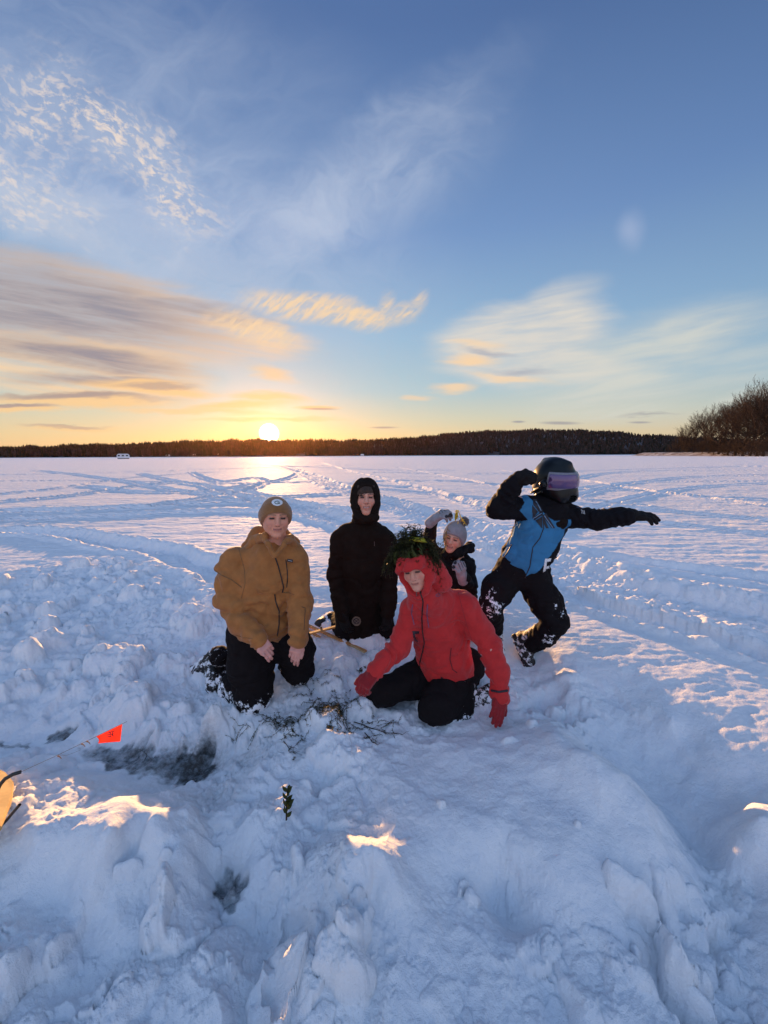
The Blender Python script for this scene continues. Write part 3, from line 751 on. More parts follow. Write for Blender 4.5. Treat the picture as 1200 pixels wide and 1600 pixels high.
# --- heads: local frame x = the person's left as seen from the front is +x to image right, y = out of the face, z = up
def head_frame(turn, nod, tilt, base_dir):
    """turn: degrees to image right; nod: down; tilt: top of the head towards image right"""
    y = nrm(base_dir); z = np.array([0, 0, 1.0]); x = nrm(np.cross(z, y)); y = np.cross(x, z)
    y = y if y@base_dir > 0 else -y
    a, b, c = R(turn), R(nod), R(tilt)
    y, x = math.cos(a)*y+math.sin(a)*x, math.cos(a)*x-math.sin(a)*y
    y, z = math.cos(b)*y-math.sin(b)*z, math.cos(b)*z+math.sin(b)*y
    z, x = math.cos(c)*z+math.sin(c)*x, math.cos(c)*x-math.sin(c)*z
    return np.array([x, y, z])
def face_field(c, B, s=1.0, smile=0.0, open_=0.0, narrow=1.0):
    c = np.asarray(c, float)
    L = lambda x, y, z: c+s*(x*narrow*B[0]+y*B[1]+z*B[2])
    F = Field()
    F.ell(L(0, -.018, .030), np.array([.074*narrow, .092, .090])*s, B, k=.01)
    F.ell(L(0, .016, -.020), np.array([.064*narrow, .074, .090])*s, B, k=.03)
    F.cap(L(-.045, .0, -.052), L(0, .058, -.088), .024*s, .022*s, .03); F.cap(L(.045, .0, -.052), L(0, .058, -.088), .024*s, .022*s, .03)
    F.ell(L(0, .074, -.090), np.array([.020, .016, .015])*s, B, k=.018)
    for sx in (-1, 1):
        F.ell(L(sx*.037, .062, -.020-.0), np.array([.024, .020, .022+.004*smile])*s, B, k=.022)
        F.cap(L(sx*.014, .083, .034), L(sx*.045, .070, .034), .010*s, .009*s, .016)
    F.cap(L(0, .080, .030), L(0, .100, -.014), .0085*s, .0115*s, .014)
    F.ell(L(0, .103, -.020), np.array([.012, .011, .010])*s, B, k=.006)
    for sx in (-1, 1):
        F.ell(L(sx*.0125, .092, -.022), np.array([.0085, .011, .008])*s, B, k=.006)
        F.ell(L(sx*.031, .094, .014), np.array([.018, .014, .0115])*s, B, k=.010, op='s')
        F.ell(L(sx*.031, .072, .014), np.array([.0165, .0135, .0125])*s, B, k=.004)
        F.ell(L(sx*.006, .103, -.030), np.array([.0032, .005, .003])*s, B, k=.002, op='s')
        F.ell(L(sx*.076, -.008, -.002), np.array([.010, .020, .032])*s, B, k=.008)
    # lips around a slightly bowed line
    mw = .023+.006*smile; mz = -.052; cz = mz+.005*smile+.002
    F.ell(L(0, .080, mz), np.array([.026, .014, .020])*s, B, k=.014)
    up = [(-mw, .078, cz), (-.010, .0915, mz+.0045), (0, .0925, mz+.0030), (.010, .0915, mz+.0045), (mw, .078, cz)]
    lw = [(-mw, .078, cz), (-.011, .0895, mz-.0055-open_*.010), (0, .0910, mz-.0065-open_*.011), (.011, .0895, mz-.0055-open_*.010), (mw, .078, cz)]
    F.chain([L(*p) for p in up], [.003*s, .0042*s, .0042*s, .0042*s, .003*s], .004)
    F.chain([L(*p) for p in lw], [.003*s, .0052*s, .0056*s, .0052*s, .003*s], .004)
    slit = [(-mw, .084, cz), (-.010, .098, mz-.0005-open_*.004), (.010, .098, mz-.0005-open_*.004), (mw, .084, cz)]
    F.chain([L(*p) for p in slit], [.0012*s, (.0018+open_*.0045)*s, (.0018+open_*.0045)*s, .0012*s], .002, op='s')
    # neck
    F.cap(L(0, -.020, -.05), L(0, -.045, -.17), .055*s, .060*s, .03)
    return F
def face_color(c, B, s, skin, hair, brow, smile=0., open_=0., flush=.5, narrow=1.0, hairline=.075):
    skin, hair, brow = map(np.array, (skin, hair, brow))
    lipc = np.array([.52, .20, .145]); red = np.array([.62, .20, .14])
    def f(V):
        X = ((V-np.asarray(c))@B.T)/s; x = X[:, 0]/narrow; y = X[:, 1]; z = X[:, 2]; ax = np.abs(x)
        col = np.tile(skin, (len(V), 1)).astype(float)
        def blend(m_, c_):
            nonlocal col
            m_ = np.clip(m_, 0, 1)[:, None]; col = col*(1-m_)+np.asarray(c_)*m_
        fr = (y > .03)
        blend(flush*np.exp(-(((ax-.042)/.018)**2+((z+.018)/.020)**2))*fr, red)
        blend(flush*.9*np.exp(-((x/.012)**2+((z+.018)/.012)**2))*(y > .08), red)
        blend(.25*flush*np.exp(-(((z+.088)/.014)**2+(x/.02)**2))*fr, red)
        mw = .022+.0035*smile; zz = -.052+(.005*smile)*(ax/mw)**2
        blend(1.0*(1-sstep(.0070, .0105, np.abs(z-zz+.001+open_*.004)-.006*open_*(1-(ax/mw)**2)))*(1-sstep(mw*.85, mw*1.1, ax))*(y > .065), lipc)
        blend((1-sstep(.0008, .0022+.0030*open_, np.abs(z-zz+open_*.0035)))*(1-sstep(mw*.9, mw*1.08, ax))*(y > .06)*.92, (.07, .025, .02))
        if open_ > .4: blend((1-sstep(.0012, .0026, np.abs(z-zz-.0005+open_*.0022)))*(1-sstep(mw*.62, mw*.75, ax))*(y > .06)*.9, (.66, .58, .52))
        bz = .0345+.003*np.cos((ax-.030)*60)
        blend(.95*np.exp(-((z-bz)/.0045)**2)*(1-sstep(.020, .024, np.abs(ax-.031)))*fr, brow)
        ez = .013
        blend(.65*np.exp(-(((ax-.031)/.016)**2+((z-ez)/.010)**2))*fr, (.22, .085, .06))  # eye-socket shade put into the skin colour
        blend(.40*np.exp(-(((ax-.015)/.004)**2+((z-.002)/.018)**2))*fr, (.36, .16, .12)); blend(.45*np.exp(-((z+.0325)/.0035)**2)*(1-sstep(.010, .016, ax))*(y > .07), (.34, .15, .11)); blend(.3*np.exp(-((ax-.030-(-.02-z)*.25)/.0035)**2)*(1-sstep(-.022, -.018, z))*sstep(-.055, -.045, z)*fr*smile, (.34, .15, .11))  # shade beside and under the nose and in smile folds, painted in
        blend((1-sstep(.0034, .0064, np.abs(z-ez-.0016+7*(ax-.031)**2)))*(1-sstep(.012, .0155, np.abs(ax-.031)))*(y > .05), (.022, .013, .010))
        blend(.35*np.exp(-((z-.0215)/.0016)**2)*(1-sstep(.011, .016, np.abs(ax-.031)))*fr, (.25, .10, .08))
        blend((sstep(hairline, hairline+.006, z)+(1-sstep(-.004, .004, y+0*z))*sstep(-.05, -.035, z)*(ax < .0755))*1.0, hair)
        blend(.95*np.exp(-(((ax-.0065)/.0042)**2+((z+.030)/.0028)**2))*(y > .08), (.08, .03, .025))
        return col
    return f
def m_vcol(name, rough=.55, bumpscale=0, bumpd=.001, sss=0, spec=.4, sheen=0):
    m, N, b, o = material(name)
    a = N.n('ShaderNodeAttribute', attribute_name='col').outputs['Color']
    N.put(b.inputs['Base Color'], a); b.inputs['Roughness'].default_value = rough
    b.inputs['Specular IOR Level'].default_value = spec; b.inputs['Sheen Weight'].default_value = sheen
    if sss:
        b.inputs['Subsurface Weight'].default_value = sss; b.inputs['Subsurface Radius'].default_value = (.012, .004, .002); b.inputs['Subsurface Scale'].default_value = .6
    if bumpscale:
        tcx = N.n('ShaderNodeTexCoord').outputs['Object']; bump(N, b, N.noise(tcx, bumpscale, 2, .6), bumpd)
    return m
def m_cloth(name, col, rough=.8, weave=900, d=.0006, mott=.12, sheen=.15, spec=.3, snow=0.0, col2=None):
    """fabric; snow = how much clings to it (attribute 'snowy' says where)"""
    m, N, b, o = material(name)
    P_ = N.n('ShaderNodeNewGeometry').outputs['Position']
    n1 = N.noise(P_, 18, 4, .6); n2 = N.noise(P_, weave, 2, .5)
    c1 = tuple(x*(1-mott) for x in col); c2 = tuple(min(1, x*(1+mott)) for x in col)
    c_ = N.mix(N.mapr(n1, .3, .7), c1, c2)
    if snow:
        a = N.n('ShaderNodeAttribute', attribute_name='snowy').outputs['Fac']
        n3 = N.noise(P_, 24, 6, .70, .2)
        f = N.mapr(N.m('ADD', N.m('MULTIPLY', a, .22), n3), .70, .74)
        c_ = N.mix(f, c_, (.78, .80, .84))
        N.put(b.inputs['Roughness'], N.mapr(f, 0, 1, rough, .7))
        hh = N.m('ADD', N.m('MULTIPLY', f, 2.5), n2)
    else:
        b.inputs['Roughness'].default_value = rough; hh = n2
    N.put(b.inputs['Base Color'], c_)
    b.inputs['Sheen Weight'].default_value = sheen; b.inputs['Specular IOR Level'].default_value = spec
    bump(N, b, hh, d)
    return m
def m_plain(name, col, rough=.5, metal=0, emit=None, spec=.5):
    m, N, b, o = material(name)
    P_ = N.n('ShaderNodeNewGeometry').outputs['Position']
    n1 = N.noise(P_, 40, 3, .6)
    N.put(b.inputs['Base Color'], N.mix(N.mapr(n1, .3, .7), tuple(x*.88 for x in col), tuple(min(1, x*1.1) for x in col)))
    b.inputs['Roughness'].default_value = rough; b.inputs['Metallic'].default_value = metal; b.inputs['Specular IOR Level'].default_value = spec
    return m
SKIN = m_vcol('skin', .5, 400, .0004, sss=.15)
DARK_ZIP = m_plain('dark_zip', (.015, .010, .010), .5)
# ------------------------------------------------------------------ far shore: hills, wood, cabins
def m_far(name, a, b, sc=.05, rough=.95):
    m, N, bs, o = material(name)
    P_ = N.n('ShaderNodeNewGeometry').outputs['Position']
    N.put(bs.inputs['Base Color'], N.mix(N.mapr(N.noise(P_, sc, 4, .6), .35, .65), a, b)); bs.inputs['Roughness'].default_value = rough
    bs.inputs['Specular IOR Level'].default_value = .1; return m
RIDGE = [(-700,700),(-200,698),(0,697),(60,696),(120,694),(200,693),(260,689),(320,687),(400,686),(500,687),(560,687),(600,686),(640,682),(690,677),(740,673),(800,671),(850,669.5),(900,671),(950,673),(1000,677),(1060,680),(1120,683),(1250,690),(1900,696)]
raz, rel = [], []
for u, v in RIDGE:
    d = ray(u, v); raz.append(math.atan2(d[0], d[1])); rel.append(d[2]/math.hypot(d[0], d[1]))
def ridge_el(a): return np.interp(a, raz, rel)
def shore_r(a): return 760+40*np.sin(a*9+1)+25*np.sin(a*23)+180*sstep(.1, .5, a)
TREE_H = 13.0
def hill_z(a, r):
    rs = shore_r(a); rr = rs+420+120*sstep(.0, .4, a)
    top = np.maximum(ridge_el(a)*rr+1.5-TREE_H-1.0, 1.5)
    t = np.clip((r-rs)/(rr-rs), 0, 1.0)
    return .6*sstep(0, .03, t)+(top-.6)*(t*t*(3-2*t))*(1-.10*sstep(1.0, 1.6, (r-rs)/(rr-rs)))-1.5*(t <= 0)+2.5*np.sin(a*60+r*.02)*t*(1-t)
ha = np.linspace(-1.25, 1.25, 500); hr = np.concatenate([np.array([-12, -3, 0, 3, 8]), np.geomspace(12, 1100, 40)])
HA, HR = np.meshgrid(ha, hr); RRh = shore_r(HA)+HR
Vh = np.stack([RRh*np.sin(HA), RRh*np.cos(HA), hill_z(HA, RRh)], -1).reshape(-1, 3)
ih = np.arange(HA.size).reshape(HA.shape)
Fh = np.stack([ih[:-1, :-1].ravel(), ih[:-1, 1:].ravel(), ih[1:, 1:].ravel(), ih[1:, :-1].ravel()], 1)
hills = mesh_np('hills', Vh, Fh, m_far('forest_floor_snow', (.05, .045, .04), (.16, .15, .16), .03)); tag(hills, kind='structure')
rs_ = np.random.RandomState(4)
def conifers(pos, hh, rr, kind):
    """many small ragged trees in one mesh"""
    n = len(pos); k = 6; tiers = 4
    ang = np.arange(k)*2*math.pi/k
    V, Fc = [], []
    base = 0
    for t in range(tiers):
        z0 = .10+.22*t; z1 = min(1.0, z0+.42); w = (1-.22*t)
        jit = rs_.uniform(.55, 1.25, (n, k)); zj = rs_.uniform(-.05, .05, (n, k))
        if kind == 'd':
            w = (.75, 1.0, .85, .5)[t]; z0 = .15+.2*t; z1 = z0+.30
        ring = np.stack([pos[:, None, 0]+rr[:, None]*w*jit*np.cos(ang+t*.5), pos[:, None, 1]+rr[:, None]*w*jit*np.sin(ang+t*.5), pos[:, None, 2]+hh[:, None]*(z0+zj)], -1)
        tip = np.stack([pos[:, 0]+rs_.uniform(-.2, .2, n)*rr, pos[:, 1], pos[:, 2]+hh*z1], -1)
        V.append(np.concatenate([ring, tip[:, None]], 1).reshape(-1, 3))
        i0 = base+np.arange(n)*(k+1)
        for j in range(k): Fc.append(np.stack([i0+j, i0+(j+1) % k, i0+k], 1))
        base += n*(k+1)
    return np.vstack(V), np.vstack(Fc)
N1 = 14000
a_ = rs_.uniform(-.80, .92, N1); q_ = rs_.uniform(0, 1, N1)**1.3
r_ = shore_r(a_)+6+q_*(560+80*sstep(0, .4, a_))
gapn = noise3(a_*60, q_*6, a_*0, 3)
keep = (gapn > -.55) | (q_ > .15)
a_, r_, q_ = a_[keep], r_[keep], q_[keep]
pos = np.stack([r_*np.sin(a_), r_*np.cos(a_), hill_z(a_, r_)-.5], 1)
big = noise3(a_*38, q_*3, a_*0+2, 8)
hh = TREE_H*(1+.22*big+rs_.uniform(-.18, .22, len(a_)))
dec_ = (rs_.uniform(0, 1, len(a_)) < .45+.35*(a_ > .12))
Vc, Fc = conifers(pos[~dec_], hh[~dec_]*1.12, hh[~dec_]*.19, 'c')
Vd, Fd = conifers(pos[dec_], hh[dec_]*.93, hh[dec_]*.24, 'd')
ff = mesh_np('far_forest', np.vstack([Vc, Vd]), np.vstack([Fc, Fd+len(Vc)]), None, smooth=False,
        mats=[m_far('far_conifer', (.012, .014, .010), (.03, .03, .02), .1), m_far('far_bare_wood', (.030, .022, .02), (.06, .045, .04), .1)], midx=np.r_[np.zeros(len(Fc)), np.ones(len(Fd))])
tag(ff, 'dark mixed wood covering the far shore and the low hill', 'forest', kind='stuff')
def boxmesh(c, h, rot=0.0):
    c = np.asarray(c, float); V = np.array([(x, y, z) for x in (-1, 1) for y in (-1, 1) for z in (-1, 1)], float)*np.asarray(h)
    co_, s_ = math.cos(rot), math.sin(rot); V = np.stack([V[:, 0]*co_-V[:, 1]*s_, V[:, 0]*s_+V[:, 1]*co_, V[:, 2]], 1)+c
    return V, np.array([(0, 1, 3, 2), (4, 6, 7, 5), (0, 4, 5, 1), (2, 3, 7, 6), (0, 2, 6, 4), (1, 5, 7, 3)])
def joinm(parts):
    V, Fc, n = [], [], 0
    for v, f in parts: V.append(v); Fc.append(f+n); n += len(v)
    return np.vstack(V), np.vstack(Fc)
CW = [m_plain_ for m_plain_ in ()]
def make_cabin(name_mat, wcol):
    root = empty('cabin', (0, 0, 0), 'x', 'cabin')
    wm = m_far(name_mat, wcol, tuple(x*1.2 for x in wcol), .5); rm = SNOW
    o = mesh_np('wall', *boxmesh((0, 0, 1.6), (4.5, 3.2, 1.6)), wm, root, smooth=False)
    V = np.array([(-4.9, -3.8, 3.1), (4.9, -3.8, 3.1), (4.9, 0, 5.6), (-4.9, 0, 5.6), (-4.9, 3.8, 3.1), (4.9, 3.8, 3.1), (-4.9, -3.8, 3.45), (4.9, -3.8, 3.45), (4.9, 0, 5.95), (-4.9, 0, 5.95), (-4.9, 3.8, 3.45), (4.9, 3.8, 3.45)])
    Fr = np.array([(6, 7, 8, 9), (9, 8, 11, 10), (0, 3, 2, 1), (3, 4, 5, 2), (0, 1, 7, 6), (4, 10, 11, 5), (0, 6, 9, 3), (3, 9, 10, 4), (1, 2, 8, 7), (2, 5, 11, 8)])
    mesh_np('roof', V, Fr, rm, root, smooth=False)
    gm = m_far('cabin_glass', (.02, .02, .03), (.05, .05, .06), 1, .2)
    for x in (-2.6, 2.6): mesh_np('window', *boxmesh((x, -3.22, 1.8), (.7, .04, .6)), gm, root, smooth=False)
    mesh_np('door', *boxmesh((0, -3.22, 1.1), (.5, .04, 1.05)), gm, root, smooth=False)
    return root
def copy_tree(o, parent=None):
    c = o.copy(); C.objects.link(c)
    if parent is not None: c.parent = parent
    for ch in list(o.children): copy_tree(ch, c)
    return c
# cabins on the far shore
cab = [make_cabin('cabin_white', (.55, .55, .55)), make_cabin('cabin_brown', (.16, .11, .08))]
used_ = [False, False]; lft = 0
CB = [(221, 1), (262, 0), (302, 1), (344, 1), (500, 1), (566, 0)]
words_ = ['first', 'second', 'third', 'fourth', 'fifth', 'sixth', 'seventh', 'eighth', 'ninth', 'tenth', 'eleventh', 'twelfth', 'thirteenth', 'fourteenth', 'fifteenth', 'sixteenth', 'seventeenth', 'eighteenth', 'nineteenth', 'twentieth']
for i, (u, k) in enumerate(CB):
    c = cab[k] if not used_[k] else copy_tree(cab[k]); used_[k] = True
    d = ray(u, 706); a = math.atan2(d[0], d[1]); r = float(shore_r(a))+(10 if k else 4)+((i*7) % 5)*3
    c.location = (r*math.sin(a), r*math.cos(a), float(hill_z(np.array([a]), np.array([r]))[0])-.3)
    c.rotation_euler = (0, 0, -a+((i*13) % 7-3)*.12); s_ = .55+.08*((i*5) % 4); c.scale = (s_, s_, s_)
    c['label'] = ('%s cabin from the left on the far shore, %s walls under a snowy roof' % (words_[i], 'pale' if k == 0 else 'brown')); c['group'] = 'cabins along the far shore'
# white camper standing on the ice
cx, cy = gnd(193, 717.6, 0)[:2]; ang_ = -math.atan2(cx, cy)
cr = empty('camper_trailer', (cx, cy, 0), 'small white camper trailer parked on the lake ice far to the left', 'camper'); cr.rotation_euler = (0, 0, ang_)
prof = [(-2.7, .55), (-2.75, 1.6), (-2.45, 2.45), (-1.9, 2.75), (1.9, 2.78), (2.45, 2.45), (2.75, 1.5), (2.5, .55)]
Vb = np.array([(x, s*1.05, z) for s in (-1, 1) for x, z in prof]); n8 = len(prof)
bm = bmesh.new(); vs_ = [bm.verts.new(v) for v in Vb]
bm.faces.new(vs_[:n8]); bm.faces.new(vs_[n8:][::-1])
for i in range(n8): bm.faces.new((vs_[i], vs_[n8+i], vs_[n8+(i+1) % n8], vs_[(i+1) % n8]))
bmesh.ops.recalc_face_normals(bm, faces=bm.faces); bmesh.ops.bevel(bm, geom=list(bm.edges), offset=.08, segments=2, affect='EDGES')
me = bpy.data.meshes.new('body'); bm.to_mesh(me); bm.free(); me.materials.append(m_far('camper_white', (.62, .62, .64), (.7, .7, .72), 2, .5)); o = bpy.data.objects.new('camper_body', me); C.objects.link(o); o.parent = cr
gm = m_far('camper_glass', (.03, .03, .04), (.06, .06, .07), 2, .2)
for x in (-1.8, -.1, 1.6): mesh_np('window', *boxmesh((x, -1.07, 1.85), (.45, .03, .33)), gm, cr, smooth=False)
mesh_np('skirt', *boxmesh((0, -.0, .38), (2.45, .95, .2)), m_far('camper_skirt', (.03, .03, .03), (.05, .05, .05), 2), cr, smooth=False)
for s in (-1, 1):
    V_, F_ = tube_np([(.2, s*.85, .3), (.2, s*1.0, .3)], [.3, .3], 12); mesh_np('wheel', V_, F_, gm, cr)
# ------------------------------------------------------------------ wooded point on the right
def bank_h(x, y):
    # outline of the point: its edge recedes from (Y 175, right) to (Y 260) at the left end
    e = 172+(202-x)*.55; e = e+4*np.sin(x*.11)+2*np.sin(x*.37)
    lft_ = sstep(185, 205, x)
    t = np.clip((y-e)/14, 0, 1)*lft_
    return -.3+2.6*t*t*(3-2*t)+.35*noise3(x*.3, y*.3, x*0, 5)*t
bx, by = np.meshgrid(np.linspace(150, 420, 140), np.linspace(110, 300, 90))
bzv = bank_h(bx.ravel(), by.ravel()); ib = np.arange(bx.size).reshape(bx.shape)
Fb = np.stack([ib[:-1, :-1].ravel(), ib[:-1, 1:].ravel(), ib[1:, 1:].ravel(), ib[1:, :-1].ravel()], 1)
bank = mesh_np('shore_bank', np.stack([bx.ravel(), by.ravel(), bzv], 1), Fb, m_far('bank_snow_leaves', (.16, .11, .08), (.55, .52, .52), .35)); tag(bank, kind='structure')
M_BARK = m_far('oak_bark', (.035, .024, .018), (.075, .05, .04), 2)
M_TWIG = m_far('oak_twigs', (.030, .021, .017), (.055, .036, .028), 2)
def bare_tree(seed, H=24., spread=.55, low=.25, n1=13, mk='tree'):
    g = random.Random(seed); tr, tw = [], []
    def branch(p, d, L, r, lvl):
        k = 4 if lvl < 2 else 3; pts = [p]; dd = d
        for i in range(k):
            dd = nrm(dd+np.array([g.gauss(0, .13), g.gauss(0, .13), .07+.02*lvl])); pts.append(pts[-1]+dd*L/k)
        rad = [r*(1-.62*i/k) for i in range(k+1)]
        (tr if lvl < 2 else tw).append(tube_np(pts, [max(x, .026) for x in rad], 5 if lvl < 2 else 3))
        if lvl >= 4 or r < .018: return
        n = (0, 6, 5, 4, 3)[lvl] if lvl else 0
        for j in range(n):
            t = .25+.75*(j+g.random()*.7)/n; i = min(k-1, int(t*k)); q = pts[i]+(pts[i+1]-pts[i])*(t*k-i)
            a = nrm(np.cross(dd, [g.gauss(0, 1), g.gauss(0, 1), g.gauss(0, 1)])); w = g.uniform(.45, .85)
            branch(q, nrm(dd*math.cos(w)+a*math.sin(w)+np.array([0, 0, .12])), L*g.uniform(.42, .62), r*.45, lvl+1)
    top = H*.62; lean = np.array([g.gauss(0, .04), g.gauss(0, .04), 1])
    pts = [lean*z+np.array([g.gauss(0, .12), g.gauss(0, .12), 0])*(z > 0) for z in np.linspace(0, top, 7)]
    pts = [np.array([p[0], p[1], p[2]]) for p in pts]
    r0 = H*.017; tr.append(tube_np(pts, [r0*(1.35 if i == 0 else 1-.11*i) for i in range(7)], 8))
    for j in range(n1):
        t = low+(1-low)*(j+.5)/n1; i = min(5, int(t*6)); q = pts[i]+(pts[i+1]-pts[i])*(t*6-i)
        az = j*2.4+g.uniform(-.4, .4); el = .25+.75*t
        d = nrm(np.array([math.cos(az)*math.cos(el), math.sin(az)*math.cos(el), math.sin(el)]))
        branch(q, d, H*spread*(.95-.35*abs(t-.55)), r0*(.62-.25*t), 1)
    return joinm(tr), joinm(tw)
protos = []
for sd, H, sp_, lo in ((1, 25, .50, .22), (2, 23, .55, .18), (3, 26, .48, .3)):
    t_, w_ = bare_tree(sd, H, sp_, lo)
    r = empty('bare_tree', (0, 0, 0), 'x', 'tree'); mesh_np('trunk', *t_, M_BARK, r); mesh_np('crown', *w_, M_TWIG, r); protos.append(r)
b_t, b_w = bare_tree(9, 5.5, .8, .05, 14); shrub = empty('bare_shrub', (0, 0, 0), 'x', 'shrub'); mesh_np('stems', *b_t, M_TWIG, shrub); mesh_np('twigs', *b_w, M_TWIG, shrub)
TP = [(1064, 272, .50, 1), (1074, 266, .62, 2), (1085, 258, .74, 0), (1097, 250, .82, 1), (1111, 240, .86, 2), (1124, 226, .92, 0), (1138, 218, .92, 1), (1150, 212, .98, 2), (1161, 200, 1.02, 0), (1173, 196, 1.05, 1), (1184, 190, 1.06, 2), (1194, 186, 1.10, 0), (1207, 184, 1.1, 1), (1226, 184, 1.1, 2), (1144, 240, .95, 0), (1178, 222, 1.1, 1), (1201, 215, 1.2, 0)]
usedp = [False]*3
for i, (u, Y, s, k) in enumerate(sorted(TP)):
    c = protos[k] if not usedp[k] else copy_tree(protos[k]); usedp[k] = True
    p = at(u, 700, Y); c.location = (p[0], Y, float(bank_h(np.array([p[0]]), np.array([float(Y)]))[0])-.2)
    c.rotation_euler = (0, 0, i*1.9); s *= 1.1; c.scale = (s*(.9+.2*((i*7) % 3)/2),)*2+(s,)
    c['label'] = '%s bare tree from the left in the wood on the right shore, dark upswept branches' % words_[i]; c['group'] = 'bare trees on the right shore'
fs = False
for i in range(20):
    u = 1050+i*8+((i*5) % 3); Y = max(176, 274-i*5.4)+((i*11) % 4)-2; p = at(u, 705, Y)
    c = shrub if not fs else copy_tree(shrub); fs = True; s = .8+.5*((i*7) % 5)/4
    c.location = (p[0], Y, float(bank_h(np.array([p[0]]), np.array([float(Y)]))[0])-.1); c.rotation_euler = (0, 0, i*2.3); c.scale = (s*1.2, s*1.2, s)
    c['label'] = '%s bare brown shrub from the left along the foot of the right shore wood' % words_[i]; c['group'] = 'bare shrubs on the right shore'
# two dark pines inside the wood
def pine(seed, H):
    g = random.Random(seed); parts = []
    for i in range(260):
        t = .15+.85*i/260; z = H*t; a = g.random()*6.28; L = H*.22*(1.02-t)*g.uniform(.6, 1.15)+.3
        d = np.array([math.cos(a), math.sin(a), -.12+.3*t]); p = np.array([0, 0, z])
        sd = np.array([-math.sin(a), math.cos(a), 0])
        q = [p+d*L*k/3 for k in range(4)]
        V = []
        for k in range(4):
            w = (.15, .5, .42, .05)[k]*L*.5; V += [q[k]+sd*w+np.array([0, 0, -.18*(k % 2)*L*.3]), q[k]-sd*w+np.array([0, 0, g.uniform(-.1, .1)])]
        parts.append((np.array(V), np.array([(2*k, 2*k+1, 2*k+3, 2*k+2) for k in range(3)])))
    return tube_np([(0, 0, 0), (0, 0, H*.97)], [H*.013, .04], 7), joinm(parts)
pt_, pc_ = pine(3, 17); pn = empty('pine_tree', (0, 0, 0), 'x', 'tree'); mesh_np('trunk', *pt_, M_BARK, pn); mesh_np('crown', *pc_, m_far('pine_needles', (.012, .018, .010), (.03, .04, .02), .8), pn, smooth=False)
for i, (u, Y, s, lab) in enumerate([(1130, 232, .95, 'dark pine among the bare trees near the left end of the right shore wood'), (1111, 250, .8, 'smaller dark pine nearest the left end of the right shore wood'), (1190, 205, 1.0, 'dark pine close to the right edge of the right shore wood')]):
    c = pn if i == 0 else copy_tree(pn); p = at(u, 705, Y)
    c.location = (p[0], Y, float(bank_h(np.array([p[0]]), np.array([float(Y)]))[0])-.2); c.scale = (s, s, s); c['label'] = lab; c['group'] = 'pines on the right shore'
# ------------------------------------------------------------------ shared garments
def towards_cam(p): return nrm(np.array([-p[0], -p[1], 0.0]))
def loc_(c, B, s=1.0): return lambda x, y, z: np.asarray(c)+s*(x*B[0]+y*B[1]+z*B[2])
def beanie(name, c, B, s, mat, root, rx=.090, ry=.108, rz=.112, up=.024, fr=(.085, .046), bk=(-.02, -.052), cuff=.072, rib=0, ribn=44):
    L = loc_(c, B, s)
    d = np.array([0, bk[0]-fr[0], bk[1]-fr[1]]); n = nrm(np.array([0, -d[2], d[1]]));
    if n[2] > 0: n = -n
    nw = n[1]*B[1]+n[2]*B[2]
    F = Field().ell(L(0, -.012, up), np.array([rx, ry, rz])*s, B)
    F.ell(L(0, -.05, -.0), np.array([rx*.93, ry*.75, rz*.75])*s, B, k=.03).plane(L(0, *fr)-nw*.004, nw, .004)
    if cuff:
        G = Field().ell(L(0, -.012, up-.004), np.array([rx+.007, ry+.007, rz+.004])*s, B)
        G.ell(L(0, -.05, -.0), np.array([rx*.93+.006, ry*.75+.006, rz*.75+.006])*s, B, k=.03)
        G.plane(L(0, *fr), nw, .004).plane(L(0, *fr)-nw*cuff*s, -nw, .005)
    def rb(P):
        X = (P-c)@B.T; a = np.arctan2(X[:, 0], X[:, 1]+.012)
        return (rib*(np.abs(np.sin(a*ribn/2))-.5)).astype(np.float32)
    if rib:
        F.disp = rb
        if cuff: G.disp = rb
    o = mesh_field(name, [(F, .0028)], mat, root)
    q = None
    if cuff: q = mesh_field('cuff', [(G, .0026)], mat, root)
    return o, q
def ring(u, v, ru, rv, w, ang=0, a0=0, a1=360, n=40):
    """photo-plane outline of a ring (or arc) stroke, as a polygon"""
    ca_, sa_ = math.cos(R(ang)), math.sin(R(ang)); O, I = [], []
    for i in range(n+1):
        t = R(a0+(a1-a0)*i/n)
        for lst, k in ((O, 1), (I, -1)):
            x = (ru+k*w/2)*math.cos(t); y = (rv+k*w/2)*math.sin(t)
            lst.append((u+x*ca_-y*sa_, v+x*sa_+y*ca_))
    return O+I[::-1]
def oval(u, v, ru, rv, ang=0, n=36): return ring(u, v, ru/2, rv/2, 0, ang, 0, 360, n)[:n+1] if False else [(u+ru*math.cos(t)*math.cos(R(ang))-rv*math.sin(t)*math.sin(R(ang)), v+ru*math.cos(t)*math.sin(R(ang))+rv*math.sin(t)*math.cos(R(ang))) for t in np.linspace(0, 2*math.pi, n, endpoint=False)]
def stroke(pts, w):
    """closed polygon of a polyline with width w"""
    Lf, Rt = [], []
    for i, p in enumerate(pts):
        a = pts[max(i-1, 0)]; b = pts[min(i+1, len(pts)-1)]
        dx_, dy_ = b[0]-a[0], b[1]-a[1]; l = math.hypot(dx_, dy_) or 1
        nx, ny = -dy_/l*w/2, dx_/l*w/2
        Lf.append((p[0]+nx, p[1]+ny)); Rt.append((p[0]-nx, p[1]-ny))
    return Lf+Rt[::-1]
def eye(root, c, B, s, narrow=1.0, dz_=0):
    pass
SK1 = (.70, .31, .20); LIP = (.4, .15, .13)
M_BROWN = m_cloth('tan_shell_fabric', (.34, .132, .034), .75, 700, .0005)
M_BEAN = m_cloth('olive_tan_knit', (.25, .11, .034), .95, 420, .0016, sheen=.4)
M_BLACKP = m_cloth('black_snow_trousers', (.009, .007, .008), .9, 700, .0005, snow=1.0, sheen=.0, spec=.12)
